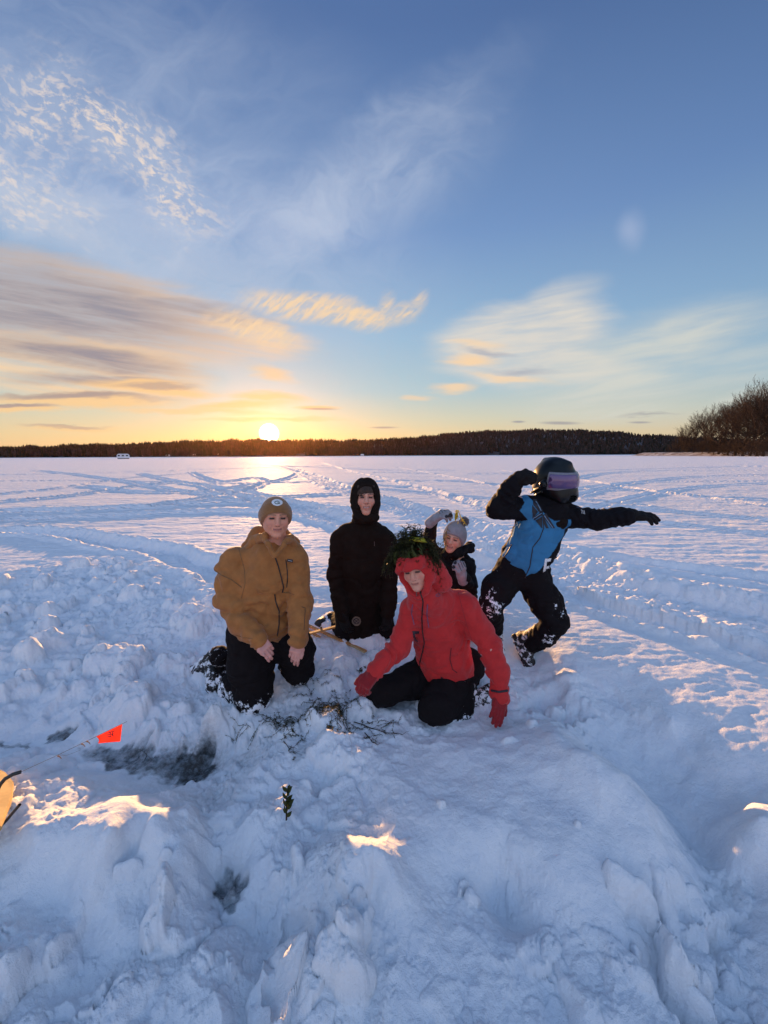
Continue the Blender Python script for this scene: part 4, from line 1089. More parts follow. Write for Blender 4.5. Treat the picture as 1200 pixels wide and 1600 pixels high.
M_BLACK = m_cloth('black_fleece', (.015, .010, .008), .95, 500, .0012, sheen=.0, spec=.08)
M_BLACKJ = m_cloth('black_shell_fabric', (.010, .009, .010), .8, 600, .0005, sheen=.0, spec=.12)
M_RED = m_cloth('red_shell_fabric', (.48, .018, .018), .72, 800, .0005, mott=.08)
M_GLOVER = m_cloth('red_knit_glove', (.24, .010, .014), .9, 500, .0012, sheen=.2)
M_GLOVEK = m_cloth('black_glove', (.011, .009, .009), .8, 400, .001, sheen=0, spec=.15)
M_GLOVEG = m_cloth('grey_glove', (.27, .26, .28), .85, 500, .001, snow=.0)
M_GREYK = m_cloth('grey_knit', (.27, .27, .30), .95, 380, .002, sheen=.3)
M_TEETH = m_plain('teeth', (.75, .68, .60), .3)
M_WHITEP = m_plain('white_print', (.75, .74, .74), .6)
M_BLKP = m_plain('black_print', (.012, .012, .02), .6)
M_GREYG = m_plain('grey_green_print', (.10, .15, .13), .6)
M_LAV = m_plain('violet_trim', (.16, .08, .16), .5)
M_HAIR = m_vcol('hair', .6)
def hairmesh(name, strands, cols, root, w=.0022):
    """strands: lists of points; tapered ribbons with thickness"""
    V, Fc, K, n = [], [], [], 0
    for pts, c_ in zip(strands, cols):
        v, f = tube_np(pts, [w*(1-.75*i/(len(pts)-1)) for i in range(len(pts))], 4)
        V.append(v); Fc.append(f+n); n += len(v); K += [c_]*len(v)
    o = mesh_np(name, np.vstack(V), np.vstack(Fc), M_HAIR, attrs={'col': np.array(K)}); child(o, root); return o
rng = random.Random(5)
def belowz(lo, hi, pts=()):
    """snow clings low down and round the given points (point, radius)"""
    def f(V):
        a = 1-sstep(lo, hi, V[:, 2])
        for p, r in pts: a = np.maximum(a, np.exp(-((V-np.asarray(p))**2).sum(1)/(r*r)))
        return a
    return f

# ================================================================== the boy in the tan jacket, kneeling on the left
rA = empty('person', (*at(405, 1095, 2.42)[:2], -.14), 'kneeling person in a tan jacket and olive knit hat, bare hands on the thighs', 'person')
cA = at(431, 809, 2.37); BA = head_frame(6, 4, 3, towards_cam(cA)); sA = 1.02
fA = face_field(cA, BA, sA, smile=.7, open_=.15, narrow=1.04)
tor = Field()
tor.chain([at(432, 878, 2.46), at(420, 925, 2.46), at(415, 985, 2.46)], [.09, .11, .12], .05, flat=towards_cam(cA), f=.75)
tor.chain([at(372, 880, 2.42), at(354, 935, 2.36), at(402, 1003, 2.20)], [.055, .045, .03], .04)
tor.chain([at(456, 890, 2.46), at(468, 935, 2.42), at(464, 1000, 2.24)], [.04, .038, .03], .03)
tor.chain([at(392, 1000, 2.46), at(396, 1075, 2.40), at(350, 1050, 2.68)], [.09, .06, .03], .03)
tor.chain([at(445, 1000, 2.52), at(464, 1048, 2.55), at(440, 1040, 2.90)], [.10, .075, .05], .04)
tor.cap(at(437, 862, 2.42), at(433, 830, 2.40), .06, .05, .05)
hA = Field(); hand(hA, at(405, 1000, 2.19), at(427, 1026, 2.12)-at(405, 1000, 2.19), np.array([.15, -.75, .65]), 1, .93, 1.0, curls=[(25, 40, 25), (32, 45, 30), (45, 50, 35), (55, 55, 40)], thumb=(22, 6, 30), spread=2)
hB = Field(); hand(hB, at(467, 1000, 2.24), at(457, 1034, 2.15)-at(467, 1000, 2.24), np.array([.1, -.9, .4]), -1, .92, .97, curls=[(24, 26, 16), (30, 32, 20), (36, 36, 24), (42, 40, 26)], thumb=(24, 2, 14), spread=2.5)
colA = face_color(cA, BA, sA, SK1, (.16, .09, .04), (.20, .11, .06), .7, .15, .45, 1.04)
def skinwrap(colf, c, skin=SK1, hands=(.58, .27, .22)):
    def f(V):
        col = colf(V); d = np.linalg.norm(V-np.asarray(c), axis=1) > .19
        n = noise3(V[:, 0].astype(float)*60, V[:, 1].astype(float)*60, V[:, 2].astype(float)*60, 4)[:, None]
        col[d] = np.array(hands)*(1+.12*n[d]); return col
    return f
mesh_field('body', [(tor, .012), (fA, .0026), (hA, .0022), (hB, .0022)], SKIN, rA, skinwrap(colA, cA))
hatA, cufA = beanie('knit_hat', cA, BA, sA, M_BEAN, rA, rx=.092, ry=.108, rz=.108, up=.022)
TA = bvh(hatA, cufA)
child_badge = decal('badge', TA, [oval(433, 785.2, 8.6, 5.2, 2)], M_WHITEP, rA, .0012, .5)
TA2 = bvh(child_badge)
decal('badge_letter', TA2, [ring(433.2, 785.2, 3.9, 2.1, 1.3, 2, 25, 325, 30), stroke([(433.5, 785.6), (437.3, 785.6), (437.3, 787)], 1.1)], M_GREYG, child_badge, .0006, .35)
# jacket
jk = Field(); fl = towards_cam(cA)
sl_, el_, wl_ = at(370, 872, 2.43), at(357, 936, 2.36), at(404, 1000, 2.195)
sr_, er_, wr_ = at(461, 875, 2.45), at(469, 938, 2.40), at(466, 999, 2.24)
jk.chain([at(432, 866, 2.44), at(420, 905, 2.44), at(412, 950, 2.44), at(412, 990, 2.46)], [.150, .172, .176, .182], .06, flat=fl, f=.78)
jk.ell(at(418, 975, 2.42), (.165, .14, .10), k=.05)
jk.cap(at(392, 872, 2.44), at(452, 872, 2.46), .078, .070, .05)
jk.chain([sl_, at(361, 905, 2.39), el_], [.080, .084, .080], .03)
jk.chain([el_, at(377, 972, 2.28), wl_], [.080, .074, .056], .03)
jk.chain([sr_, er_], [.080, .074], .035); jk.chain([er_, wr_], [.074, .056], .03)
jk.cap(at(352, 880, 2.40), at(339, 889, 2.38), .050, .026, .03)
jk.plane(at(415, 1006, 2.45), np.array([-.04, .10, -1]), .012) if False else None
jk.disp = folds([(sl_, el_, .14, .009, 3.2), (el_, wl_, .13, .009, 3.5), (sr_, er_, .12, .007, 3.4), (er_, wr_, .11, .008, 3.5), (at(415, 915, 2.44), at(412, 1000, 2.44), .25, .008, 3)], creases(.012, 7, 3))
# keep the hem: nothing of the trunk below it, sleeves run on
hem = Field(); hem.p = []
sleeve = Field()
jk2 = Field(); jk2.p = [q for q in jk.p]; jk2.disp = jk.disp
jk2.p.insert(5, ('p', at(412, 1001, 2.40), nrm([.02, -.10, -1]), .01, 's'))
jacketA = mesh_field('jacket', [(jk2, .0062)], M_BROWN, rA)
# hood lying back on the shoulders and stand collar
hd = Field(); La = loc_(cA, BA, sA)
hd.chain([at(385, 856, 2.52), at(404, 836, 2.56), at(436, 832, 2.58), at(462, 848, 2.52)], [.040, .050, .048, .032], .03)
hd.chain([at(384, 862, 2.46), at(399, 846, 2.42), at(414, 838, 2.34)], [.034, .034, .026], .03)
hd.chain([at(410, 838, 2.36), at(418, 850, 2.27), at(428, 868, 2.25)], [.016, .016, .014], .012)
hd.chain([at(455, 838, 2.40), at(444, 850, 2.29), at(431, 868, 2.25)], [.020, .017, .014], .012)
hd.chain([at(464, 856, 2.47), at(456, 848, 2.42), at(450, 842, 2.38)], [.026, .026, .020], .03)
hd.ell(La(0, .035, -.075), (.050, .070, .085), BA, k=.012, op='s')
hd.disp = creases(.006, 14, 8)
mesh_field('hood', [(hd, .005)], M_BROWN, rA)
TJ = bvh(jacketA)
cord('zip', TJ, [(429, 868), (435, 885), (440, 905), (443, 918), (441, 926)], .0042, DARK_ZIP, rA, .001)
cord('zip', TJ, [(429, 928), (431, 940), (436, 955), (436, 975), (433, 994)], .0042, DARK_ZIP, rA, .001)
cord('pocket_zip', TJ, [(446.5, 874), (449, 893), (449, 908), (448, 918)], .0034, DARK_ZIP, rA, .0008)
cord('seam', TJ, [(441, 926), (450, 926), (460, 929)], .0022, m_plain('tan_seam', (.16, .085, .03), .8), rA, .0003)
cord('seam', TJ, [(371, 850), (376, 868), (382, 890), (383, 912), (377, 935)], .002, m_plain('tan_seam2', (.18, .095, .035), .8), rA, .0003)
cord('seam', TJ, [(332, 888), (345, 898), (362, 906), (378, 918)], .003, m_plain('tan_seam3', (.15, .08, .03), .8), rA, -.0003)
cord('cuff_zip', TJ, [(471, 948), (477, 950), (476, 966), (475, 985)], .0018, DARK_ZIP, rA, .0004)
cord('seam', TJ, [(359, 990), (380, 996), (395, 998)], .0018, m_plain('tan_seam4', (.15, .08, .03), .8), rA, .0)
lb = decal('label_patch', TJ, [[(449, 873), (458, 874.5), (457.3, 879), (448.4, 877.3)]], M_BLKP, rA, .001, .5)
cord('label_print', TJ, [(450.2, 875.6), (453, 876.0), (456.3, 876.8)], .0011, M_WHITEP, rA, .0022)
# trousers and boots
pt = Field()
kl, kr = at(397, 1086, 2.37), at(466, 1044, 2.56)
pt.chain([at(393, 985, 2.47), at(392, 1040, 2.41), kl], [.165, .145, .115], .05)
pt.chain([at(442, 985, 2.50), at(462, 1015, 2.54), kr], [.150, .130, .105], .05)
pt.chain([at(415, 975, 2.50), at(440, 990, 2.55)], [.16, .14], .05)
pt.chain([kl, at(365, 1074, 2.55), at(338, 1050, 2.74)], [.112, .098, .088], .04)
pt.chain([kr, at(450, 1045, 2.85)], [.10, .09], .04)
pt.ell(at(345, 1025, 2.68), (.075, .09, .07), k=.05)
pt.disp = folds([(kl, at(338, 1050, 2.74), .16, .007, 4), (at(392, 1040, 2.41), kl, .18, .004, 2.5)], creases(.012, 7, 21))
mesh_field('trousers', [(pt, .0065)], M_BLACKP, rA, attrs={'snowy': belowz(-.10, -.02, [(at(340, 1030, 2.66), .10), (at(352, 1065, 2.56), .06)])})
def boot(name, ankle, toe, up, root, s=1.0, snow=.9):
    F = Field(); y = nrm(np.asarray(toe)-np.asarray(ankle)); B = frame(y, up)
    if B[0]@np.cross(B[1], B[2]) < 0: B[0] = -B[0]
    L = loc_(ankle, B, s)
    F.cap(L(0, -.02, .16), L(0, -.01, .02), .062*s, .056*s, .03)
    F.chain([L(0, -.035, -.03), L(0, .06, -.035), L(0, .16, -.05)], [.050*s, .050*s, .044*s], .03)
    F.box(L(0, .06, -.075), np.array([.036, .125, .008])*s, B, rd=.012*s, k=.006)
    for i in range(6): F.box(L(0, -.06+.048*i, -.092), np.array([.044, .008, .004])*s, B, rd=.003, k=.004)
    for i in range(4): F.cap(L(-.03, .02+.025*i, .035-.014*i), L(.03, .02+.025*i, .035-.014*i), .006*s, .006*s, .004)
    F.disp = creases(.003, 20, 31)
    return mesh_field(name, [(F, .0045)], M_BOOT, root, attrs={'snowy': lambda V: np.full(len(V), snow)})
M_BOOT = m_cloth('black_boot', (.014, .012, .012), .6, 300, .001, snow=1.0, sheen=0, spec=.4)
boot('boot', at(332, 1040, 2.72), at(306, 1062, 2.74), at(385, 1078, 2.45)-at(332, 1040, 2.72)+np.array([0, 0, .1]), rA, 1.05, .9)
boot('boot', at(445, 1040, 2.92), at(440, 1052, 3.0), (.1, -1, .1), rA, .95)

# ================================================================== the boy in the black hood, kneeling upright behind
rB = empty('person', (*at(567, 990, 3.2)[:2], -.04), 'person kneeling upright in a black hooded coat, dark fringe showing under the hood', 'person')
cB = at(571.5, 779, 3.06); BB = head_frame(3, -2, 1, towards_cam(cB)); sB = 1.14
fB = face_field(cB, BB, sB, smile=.9, open_=.8, narrow=.92)
tor = Field(); flb = towards_cam(cB)
tor.chain([at(568, 850, 3.15), at(566, 880, 3.16), at(566, 940, 3.18), at(566, 975, 3.2)], [.07, .09, .10, .10], .05, flat=flb, f=.7)
tor.cap(at(568, 845, 3.15), at(571, 800, 3.14), .05, .045, .03)
mesh_field('body', [(tor, .013), (fB, .003)], SKIN, rB, skinwrap(face_color(cB, BB, sB, (.66, .33, .23), (.045, .025, .018), (.06, .03, .02), .9, .8, .45, .92, hairline=.066), cB))
LB = loc_(cB, BB, sB)
st, cl = [], []
for i in range(230):
    x = -.062+.124*(i+.5)/230*1.0; x += rng.uniform(-.002, .002)
    yb = .084-8.5*x*x*.9; zt = .095; zb = .029+rng.uniform(-.010, .008)+.10*max(0, abs(x)-.045)*-9*.1+(.012 if abs(x-.02) < .01 else 0)
    p = []
    for t in (0, .3, .6, .85, 1):
        zz = zt+(zb-zt)*t; yy = .045+(yb-.045)*math.sin(min(1, .25+t)*1.45)+.006
        p.append(LB(x*(1+.05*t)*.92+rng.uniform(-.0015, .0015)*t-.006*t, yy, zz))
    st.append(p); g_ = rng.uniform(.6, 1.4); cl.append((.042*g_, .023*g_, .014*g_))
hairmesh('hair', st, cl, rB, .0026)
ct = Field()
ct.chain([at(568, 838, 3.14), at(566, 880, 3.14), at(566, 930, 3.16), at(567, 975, 3.18)], [.160, .175, .180, .190], .05, flat=flb, f=.78)
ct.cap(at(542, 836, 3.14), at(595, 836, 3.15), .084, .080, .06)
ct.cap(at(570, 806, 3.12), at(569, 830, 3.12), .085, .10, .06)
sl_, el_, wl_ = at(531, 842, 3.14), at(524, 900, 3.12), at(535, 962, 3.00)
sr_, er_, wr_ = at(604, 842, 3.15), at(609, 900, 3.12), at(606, 958, 3.02)
ct.chain([sl_, el_, wl_], [.076, .074, .058], .018); ct.chain([sr_, er_, wr_], [.076, .074, .058], .018)
ct.disp = folds([(el_, wl_, .12, .006, 4), (sl_, el_, .12, .005, 3), (er_, wr_, .12, .006, 4)], creases(.013, 6, 13))
ct.p.insert(4, ('p', at(567, 985, 3.1), nrm([0, -.05, -1]), .01, 's')) if False else None
coat = mesh_field('coat', [(ct, .0072)], M_BLACK, rB)
hd = Field()
hd.ell(LB(0, -.022, .026), np.array([.104, .118, .122])*sB, BB)
hd.ell(LB(0, -.01, -.055), np.array([.100, .105, .105])*sB, BB, k=.05)
hd.ell(LB(0, .01, -.135), np.array([.095, .085, .05])*sB, BB, k=.04)
hd.ell(LB(0, .115, .003), np.array([.066, .105, .092])*sB, BB, k=.012, op='s')
hd.ell(LB(0, .115, -.045), np.array([.048, .095, .070])*sB, BB, k=.02, op='s')
hd.disp = creases(.005, 10, 15)
hoodB = mesh_field('hood', [(hd, .0045)], M_BLACK, rB)
TB = bvh(coat)
bd = decal('round_patch', TB, [oval(557, 970.5, 7.2, 7.4)], m_plain('beige_patch', (.22, .16, .12), .8), rB, .002, .7)
TBd = bvh(bd)
decal('patch_mark', TBd, [ring(557, 970.5, 4.2, 4.2, 1.2), stroke([(554.5, 968), (559.5, 973)], 1.1), stroke([(559.5, 968), (554.5, 973)], 1.1)], M_BLKP, bd, .0008, .45)
cord('zip_pull', TB, [(584.6, 846), (585, 853)], .003, m_plain('grey_pull', (.12, .10, .09), .4), rB, .002)
cord('chest_print', TB, [(593, 816), (601, 818)], .0016, m_plain('dim_print', (.06, .05, .045), .6), rB, .001)
pt = Field()
pt.chain([at(545, 950, 3.2), at(546, 985, 3.18)], [.13, .12], .04); pt.chain([at(592, 950, 3.22), at(594, 982, 3.2)], [.13, .11], .04)
pt.chain([at(546, 985, 3.18), at(520, 972, 3.5), at(508, 966, 3.68)], [.11, .09, .08], .04); pt.chain([at(594, 982, 3.2), at(590, 962, 3.6)], [.11, .09], .04)
pt.disp = creases(.008, 9, 23)
mesh_field('trousers', [(pt, .008)], M_BLACKP, rB, attrs={'snowy': belowz(-.1, .0, [(at(512, 955, 3.55), .12)])})
boot('boot', at(512, 968, 3.55), at(488, 974, 3.60), (.4, -.9, .3), rB, 1.05, .5)
boot('boot', at(590, 958, 3.66), at(588, 968, 3.60), (0, .8, .5), rB, 1.0, .6)
gl = Field(); hand(gl, at(536, 963, 2.99), at(544, 992, 2.96)-at(536, 963, 2.99), (-.5, -.8, .2), 1, 1.0, 1.25, curl=(25, 30, 20), thumb=(25, -5, 15))
gr_ = Field(); hand(gr_, at(606, 960, 3.01), at(602, 984, 2.98)-at(606, 960, 3.01), (.5, -.8, .2), -1, .95, 1.25, curl=(25, 30, 20), thumb=(25, -5, 15))
mesh_field('glove', [(gl, .004)], M_GLOVEK, rB); mesh_field('glove', [(gr_, .004)], M_GLOVEK, rB)

# ================================================================== the boy in the red jacket, front
rC = empty('person', (*at(690, 1110, 2.3)[:2], -.14), 'person in a red hooded jacket and red gloves sitting back on the heels', 'person')
cC = at(650, 888, 2.17); BC = head_frame(-12, 10, -13, towards_cam(cC)); sC = 1.0
fC = face_field(cC, BC, sC, smile=.15, open_=.05, narrow=.98)
tor = Field(); flc = towards_cam(cC)
tor.chain([at(674, 958, 2.34), at(690, 1000, 2.38), at(698, 1040, 2.42)], [.10, .11, .12], .05, flat=flc, f=.75)
tor.chain([at(640, 955, 2.26), at(620, 1015, 2.22), at(585, 1050, 2.14)], [.055, .045, .03], .04); tor.chain([at(728, 950, 2.30), at(768, 1015, 2.22), at(781, 1075, 2.16)], [.055, .045, .03], .04)
tor.cap(at(668, 945, 2.28), at(656, 915, 2.22), .06, .05, .05)
mesh_field('body', [(tor, .012), (fC, .0026)], SKIN, rC, skinwrap(face_color(cC, BC, sC, (.70, .35, .25), (.20, .12, .06), (.14, .08, .045), .15, .05, .85, .98), cC))
LC = loc_(cC, BC, sC)
jk = Field()
sl_, el_, wl_ = at(644, 955, 2.27), at(622, 1012, 2.22), at(585, 1050, 2.12)
sr_, er_, wr_ = at(727, 950, 2.31), at(766, 1010, 2.24), at(781, 1074, 2.16)
jk.chain([at(672, 950, 2.31), at(686, 985, 2.36), at(694, 1020, 2.38), at(698, 1050, 2.40)], [.155, .165, .165, .175], .06, flat=flc, f=.80)
jk.cap(at(650, 948, 2.27), at(720, 943, 2.33), .080, .088, .05)
jk.chain([at(676, 950, 2.28), at(660, 932, 2.20), at(656, 922, 2.17)], [.12, .085, .062], .04)
jk.p.append(('p', at(698, 1069, 2.33), nrm([.03, -.14, -1]), .008, 's'))
jk.chain([sl_, el_], [.072, .066], .03); jk.chain([el_, wl_], [.066, .050], .03)
jk.chain([sr_, at(748, 982, 2.28), er_], [.085, .078, .070], .035); jk.chain([er_, at(776, 1045, 2.20), wr_], [.070, .064, .056], .03)
jk.cap(at(779, 1083, 2.155), at(783, 1090, 2.15), .054, .056, .006)
jk.disp = folds([(sl_, el_, .11, .006, 3), (el_, wl_, .10, .008, 4), (sr_, er_, .13, .007, 3.4), (er_, wr_, .11, .008, 4), (at(686, 980, 2.36), at(698, 1060, 2.4), .22, .006, 2.8)], creases(.0105, 7, 33))
jacketC = mesh_field('jacket', [(jk, .0058)], M_RED, rC)
hd = Field()
hd.ell(LC(.012, -.040, .030), np.array([.112, .132, .112]), BC)
hd.chain([LC(-.094, .050, .022), LC(-.072, .098, .048), LC(-.01, .128, .058), LC(.055, .100, .056), LC(.086, .045, .040)], [.013, .012, .012, .013, .018], .02)
hd.chain([LC(-.080, .030, .060), LC(-.05, .080, .075), LC(0, .100, .082), LC(.055, .075, .078), LC(.085, .02, .06)], [.022, .022, .020, .022, .026], .03)
hd.chain([LC(.090, .03, .03), LC(.082, .045, -.04), LC(.052, .075, -.105), LC(.01, .090, -.135)], [.022, .024, .022, .018], .025)
hd.chain([LC(-.096, .045, .02), LC(-.088, .020, -.045), LC(-.050, .060, -.115), LC(-.01, .088, -.135)], [.016, .018, .018, .016], .02)
hd.cap(LC(-.080, .0, .02), LC(-.070, .0, -.07), .035, .035, .02)
hd.chain([LC(.07, -.05, -.04), LC(.090, -.06, -.13)], [.080, .078], .04)
hd.chain([LC(-.035, -.05, -.07), LC(-.015, -.03, -.15)], [.062, .080], .04)
hd.ell(LC(-.006, .115, -.018), (.066, .118, .072), BC, k=.008, op='s')
hd.ell(LC(-.006, .11, -.065), (.048, .10, .062), BC, k=.012, op='s')
hd.disp = creases(.006, 10, 35)
hoodC = mesh_field('hood', [(hd, .004)], M_RED, rC)
TC = bvh(jacketC, hoodC)
cord('zip', TC, [(656, 922), (661, 940), (659, 965), (660, 985), (663, 1005), (660, 1020), (656, 1035), (657, 1058)], .0040, DARK_ZIP, rC, .001)
cord('zip_pull', TC, [(651, 924), (651.5, 932)], .0026, m_plain('pull', (.15, .10, .10), .4), rC, .003)
for P_ in ([(645, 944), (643, 958), (647, 976)], [(668, 944), (667, 960), (670, 980)]): cord('pocket_zip', TC, P_, .0030, M_LAV, rC, .001)
cord('pocket_edge', TC, [(705, 1012), (703, 1030), (707, 1046), (714, 1051)], .003, m_plain('dark_red_seam', (.10, .01, .015), .8), rC, .0002)
decal('chest_pocket', TC, [[(644, 986), (655, 986), (655, 990), (648, 991), (650, 999), (654, 1003), (650, 1002), (646, 996)]], M_BLKP, rC, .0012, .8)
decal('chest_mark', TC, [ring(684, 930, 3.2, 1.8, .9, -15)], M_LAV, rC, .0010, .4)
decal('hem_mark', TC, [[(688, 1057), (693, 1059), (690, 1061)]], M_BLKP, rC, .001, .6)
cord('seam', TC, [(716, 925), (722, 950), (729, 975), (737, 1000)], .0016, m_plain('red_seam', (.30, .018, .022), .8), rC, .0)
cord('strap', TC, [(768, 1079), (780, 1081), (793, 1079)], .0065, M_BLKP, rC, .001)
pt = Field()
kl, kr = at(606, 1078, 2.30), at(682, 1104, 2.19)
pt.chain([at(684, 1050, 2.50), at(645, 1064, 2.40), kl], [.135, .115, .088], .04)
pt.chain([at(712, 1052, 2.46), at(700, 1082, 2.32), kr], [.155, .135, .105], .05)
pt.chain([kl, at(585, 1086, 2.36), at(640, 1075, 2.62)], [.082, .07, .07], .03)
pt.chain([kr, at(715, 1106, 2.28), at(737, 1098, 2.42)], [.100, .092, .085], .04)
pt.cap(at(680, 1040, 2.50), at(720, 1040, 2.50), .15, .15, .05)
pt.disp = creases(.012, 7, 37)
mesh_field('trousers', [(pt, .0062)], M_BLACKP, rC, attrs={'snowy': belowz(-.135, -.10, [(at(741, 1082, 2.33), .06)])})
boot('boot', at(742, 1090, 2.36), at(756, 1072, 2.44), at(700, 1105, 2.25)-at(742, 1090, 2.36), rC, .9, 1.0)
g1_ = Field(); hand(g1_, at(583, 1052, 2.11), at(568, 1072, 2.06)-at(583, 1052, 2.11), (-.25, -.55, .8), 1, 1.0, 1.3, curls=[(35, 45, 35), (38, 50, 35), (42, 50, 35), (45, 50, 40)], thumb=(30, 8, 25))
g2_ = Field(); hand(g2_, at(782, 1082, 2.15), at(777, 1122, 2.06)-at(782, 1082, 2.15), (.15, -.95, .1), -1, 1.02, 1.32, curls=[(4, 8, 8), (6, 10, 8), (8, 12, 10), (12, 14, 12)], thumb=(24, -3, 6), spread=1)
mesh_field('glove', [(g1_, .0032)], M_GLOVER, rC); mesh_field('glove', [(g2_, .0032)], M_GLOVER, rC)

# ================================================================== the laughing child in the grey pompom hat
rD = empty('person', (*at(715, 960, 3.05)[:2], -.02), 'laughing person in a grey pompom hat and grey gloves, one hand raised', 'person')
cD = at(709, 841, 3.02); BD = head_frame(-14, 4, 13, towards_cam(cD)); sD = .93
fD = face_field(cD, BD, sD, smile=1.2, open_=1.5)
tor = Field(); fld = towards_cam(cD)
tor.chain([at(713, 885, 3.10), at(712, 940, 3.14), at(716, 970, 3.2)], [.11, .12, .13], .05, flat=fld, f=.75)
tor.cap(at(713, 885, 3.10), at(712, 860, 3.07), .055, .045, .05)
mesh_field('body', [(tor, .013), (fD, .0026)], SKIN, rD, skinwrap(face_color(cD, BD, sD, (.68, .36, .25), (.10, .06, .04), (.14, .08, .05), 1.2, 1.5, .6), cD))
LD = loc_(cD, BD, sD)
beanie('knit_hat', cD, BD, sD, M_GREYK, rD, rx=.096, ry=.110, rz=.128, up=.024, fr=(.085, .052), bk=(-.015, -.060), cuff=0, rib=.0045, ribn=46)
st, cl = [], []
pc = LD(.045, -.03, .165)
for i in range(520):
    d = nrm(np.array([rng.gauss(0, 1) for _ in range(3)])); k = rng.uniform(.034, .046)
    st.append([pc, pc+d*k*.6, pc+d*k+np.array([0, 0, -.004])]); g_ = rng.uniform(.7, 1.3); cl.append((.22*g_, .21*g_, .23*g_))
hairmesh('pompom', st, cl, rD, .0040)
jk = Field()
jk.chain([at(713, 888, 3.10), at(713, 930, 3.12), at(716, 968, 3.16)], [.135, .150, .17], .05, flat=fld, f=.8)
jk.cap(at(697, 882, 3.10), at(728, 882, 3.12), .075, .075, .05)
jk.chain([at(698, 866, 3.06), at(716, 864, 2.99), at(732, 856, 3.06)], [.042, .035, .045], .03)
jk.ell(at(734, 852, 3.10), (.040, .05, .035), k=.02)
sl_, el_, wl_ = at(696, 880, 3.10), at(668, 852, 3.14), at(676, 818, 3.06)
sr_, er_, wr_ = at(730, 885, 3.10), at(734, 918, 3.02), at(722, 900, 2.88)
jk.chain([sl_, el_, wl_], [.062, .052, .044], .03); jk.chain([sr_, er_, wr_], [.062, .056, .046], .03)
jk.disp = creases(.011, 9, 43)
mesh_field('jacket', [(jk, .0062)], M_BLACKJ, rD)
pt = Field(); pt.chain([at(706, 965, 3.2), at(704, 985, 3.05), at(708, 975, 3.4)], [.11, .09, .07], .04); pt.chain([at(724, 965, 3.2), at(728, 982, 3.08), at(724, 972, 3.4)], [.11, .09, .07], .04)
mesh_field('trousers', [(pt, .009)], M_BLACKP, rD, attrs={'snowy': belowz(-.1, .05)})
wD1 = at(677, 812, 3.03); G1 = Field()
hand(G1, wD1, at(700, 797, 2.95)-wD1, (-.05, -.55, .85), -1, 1.08, 1.3, curls=[(38, 45, 30), (42, 48, 30), (46, 48, 30), (50, 48, 30)], thumb=(30, -10, 30), spread=3)
G1.cap(at(672, 818, 3.05), at(680, 810, 3.02), .040, .036, .01)
wD2 = at(722, 902, 2.86); G2 = Field()
hand(G2, wD2, at(716, 872, 2.78)-wD2, (.45, -.85, .15), 1, .98, 1.3, curls=[(35, 55, 40), (40, 58, 40), (44, 58, 40), (50, 60, 40)], thumb=(38, -10, 25), spread=6)
G2.cap(at(724, 908, 2.88), at(721, 898, 2.86), .036, .040, .01)
gd1 = mesh_field('glove', [(G1, .0028)], M_GLOVEG, rD); gd2 = mesh_field('glove', [(G2, .0028)], M_GLOVEG, rD)
T1, T2 = bvh(gd1), bvh(gd2)
for P_ in ([(682, 796), (688, 803)], [(686, 794), (692, 801)], [(690, 793), (696, 799)]): cord('glove_line', T1, P_, .0022, M_BLKP, gd1, .0006, step=1.5)
for P_ in ([(719, 876), (724, 888)], [(722, 875), (727, 886)], [(716, 880), (721, 892)]): cord('glove_line', T2, P_, .0022, M_BLKP, gd2, .0006, step=1.5)
for q_ in (oval(709, 798, 3.6, 3.6), oval(704, 805, 4.0, 3.2, -30), oval(698, 807, 3.0, 2.6)): decal('fingertip_pad', T1, [q_], M_BLKP, gd1, .001, .7)
for q_ in (oval(714, 873, 3.0, 3.0), oval(711, 879, 2.8, 2.8), oval(709, 886, 2.6, 2.8), oval(717, 869, 2.4, 2.2)): decal('fingertip_pad', T2, [q_], M_BLKP, gd2, .001, .7)

# ================================================================== the rider in the helmet, dancing
rE = empty('person', (*at(815, 1015, 2.85)[:2], -.10), 'person in a black helmet and blue-fronted jacket, arms flung out and knees bent', 'person')
cE = at(868, 752, 2.74); BE = head_frame(52, 4, -2, towards_cam(cE)); LE = loc_(cE, BE)
M_BLUE = m_vcol('blue_black_shell', .8, 700, .0005, spec=.12)
shE_l, shE_r = at(812, 786, 2.74), at(890, 808, 2.72)
body = Field(); fle = towards_cam(cE)
body.chain([at(850, 808, 2.74), at(828, 850, 2.76), at(812, 895, 2.80)], [.13, .13, .13], .05, flat=fle, f=.7)
body.chain([shE_l, at(779, 796, 2.70), at(806, 752, 2.62)], [.05, .04, .03], .03); body.chain([shE_r, at(940, 812, 2.62), at(982, 806, 2.55)], [.05, .04, .03], .03)
body.chain([at(800, 895, 2.80), at(768, 948, 2.70), at(774, 975, 2.95)], [.08, .06, .04], .03); body.chain([at(832, 900, 2.80), at(868, 970, 2.66), at(826, 1005, 2.84)], [.08, .06, .04], .03)
body.cap(at(850, 808, 2.74), LE(0, -.02, -.03), .055, .06, .04); body.ell(LE(0, 0, 0), (.075, .09, .11), BE, k=.03)
mesh_field('body', [(body, .012)], SKIN, rE, lambda V: np.tile(np.array(SK1), (len(V), 1)))
HELM = m_plain('helmet_paint', (.004, .005, .006), .3, spec=.28)
F = Field()
F.ell(LE(0, -.015, .016), (.129, .156, .152), BE)
F.ell(LE(0, .045, -.060), (.108, .118, .090), BE, k=.03)
F.cap(LE(-.05, .105, -.098), LE(.05, .105, -.098), .040, .040, .03)
F.ell(LE(0, -.06, -.065), (.110, .095, .085), BE, k=.04)
F.cap(LE(0, .09, .128), LE(0, -.10, .140), .020, .016, .04)
F.ell(LE(0, .0, -.19), (.085, .095, .08), BE, k=.02, op='s')
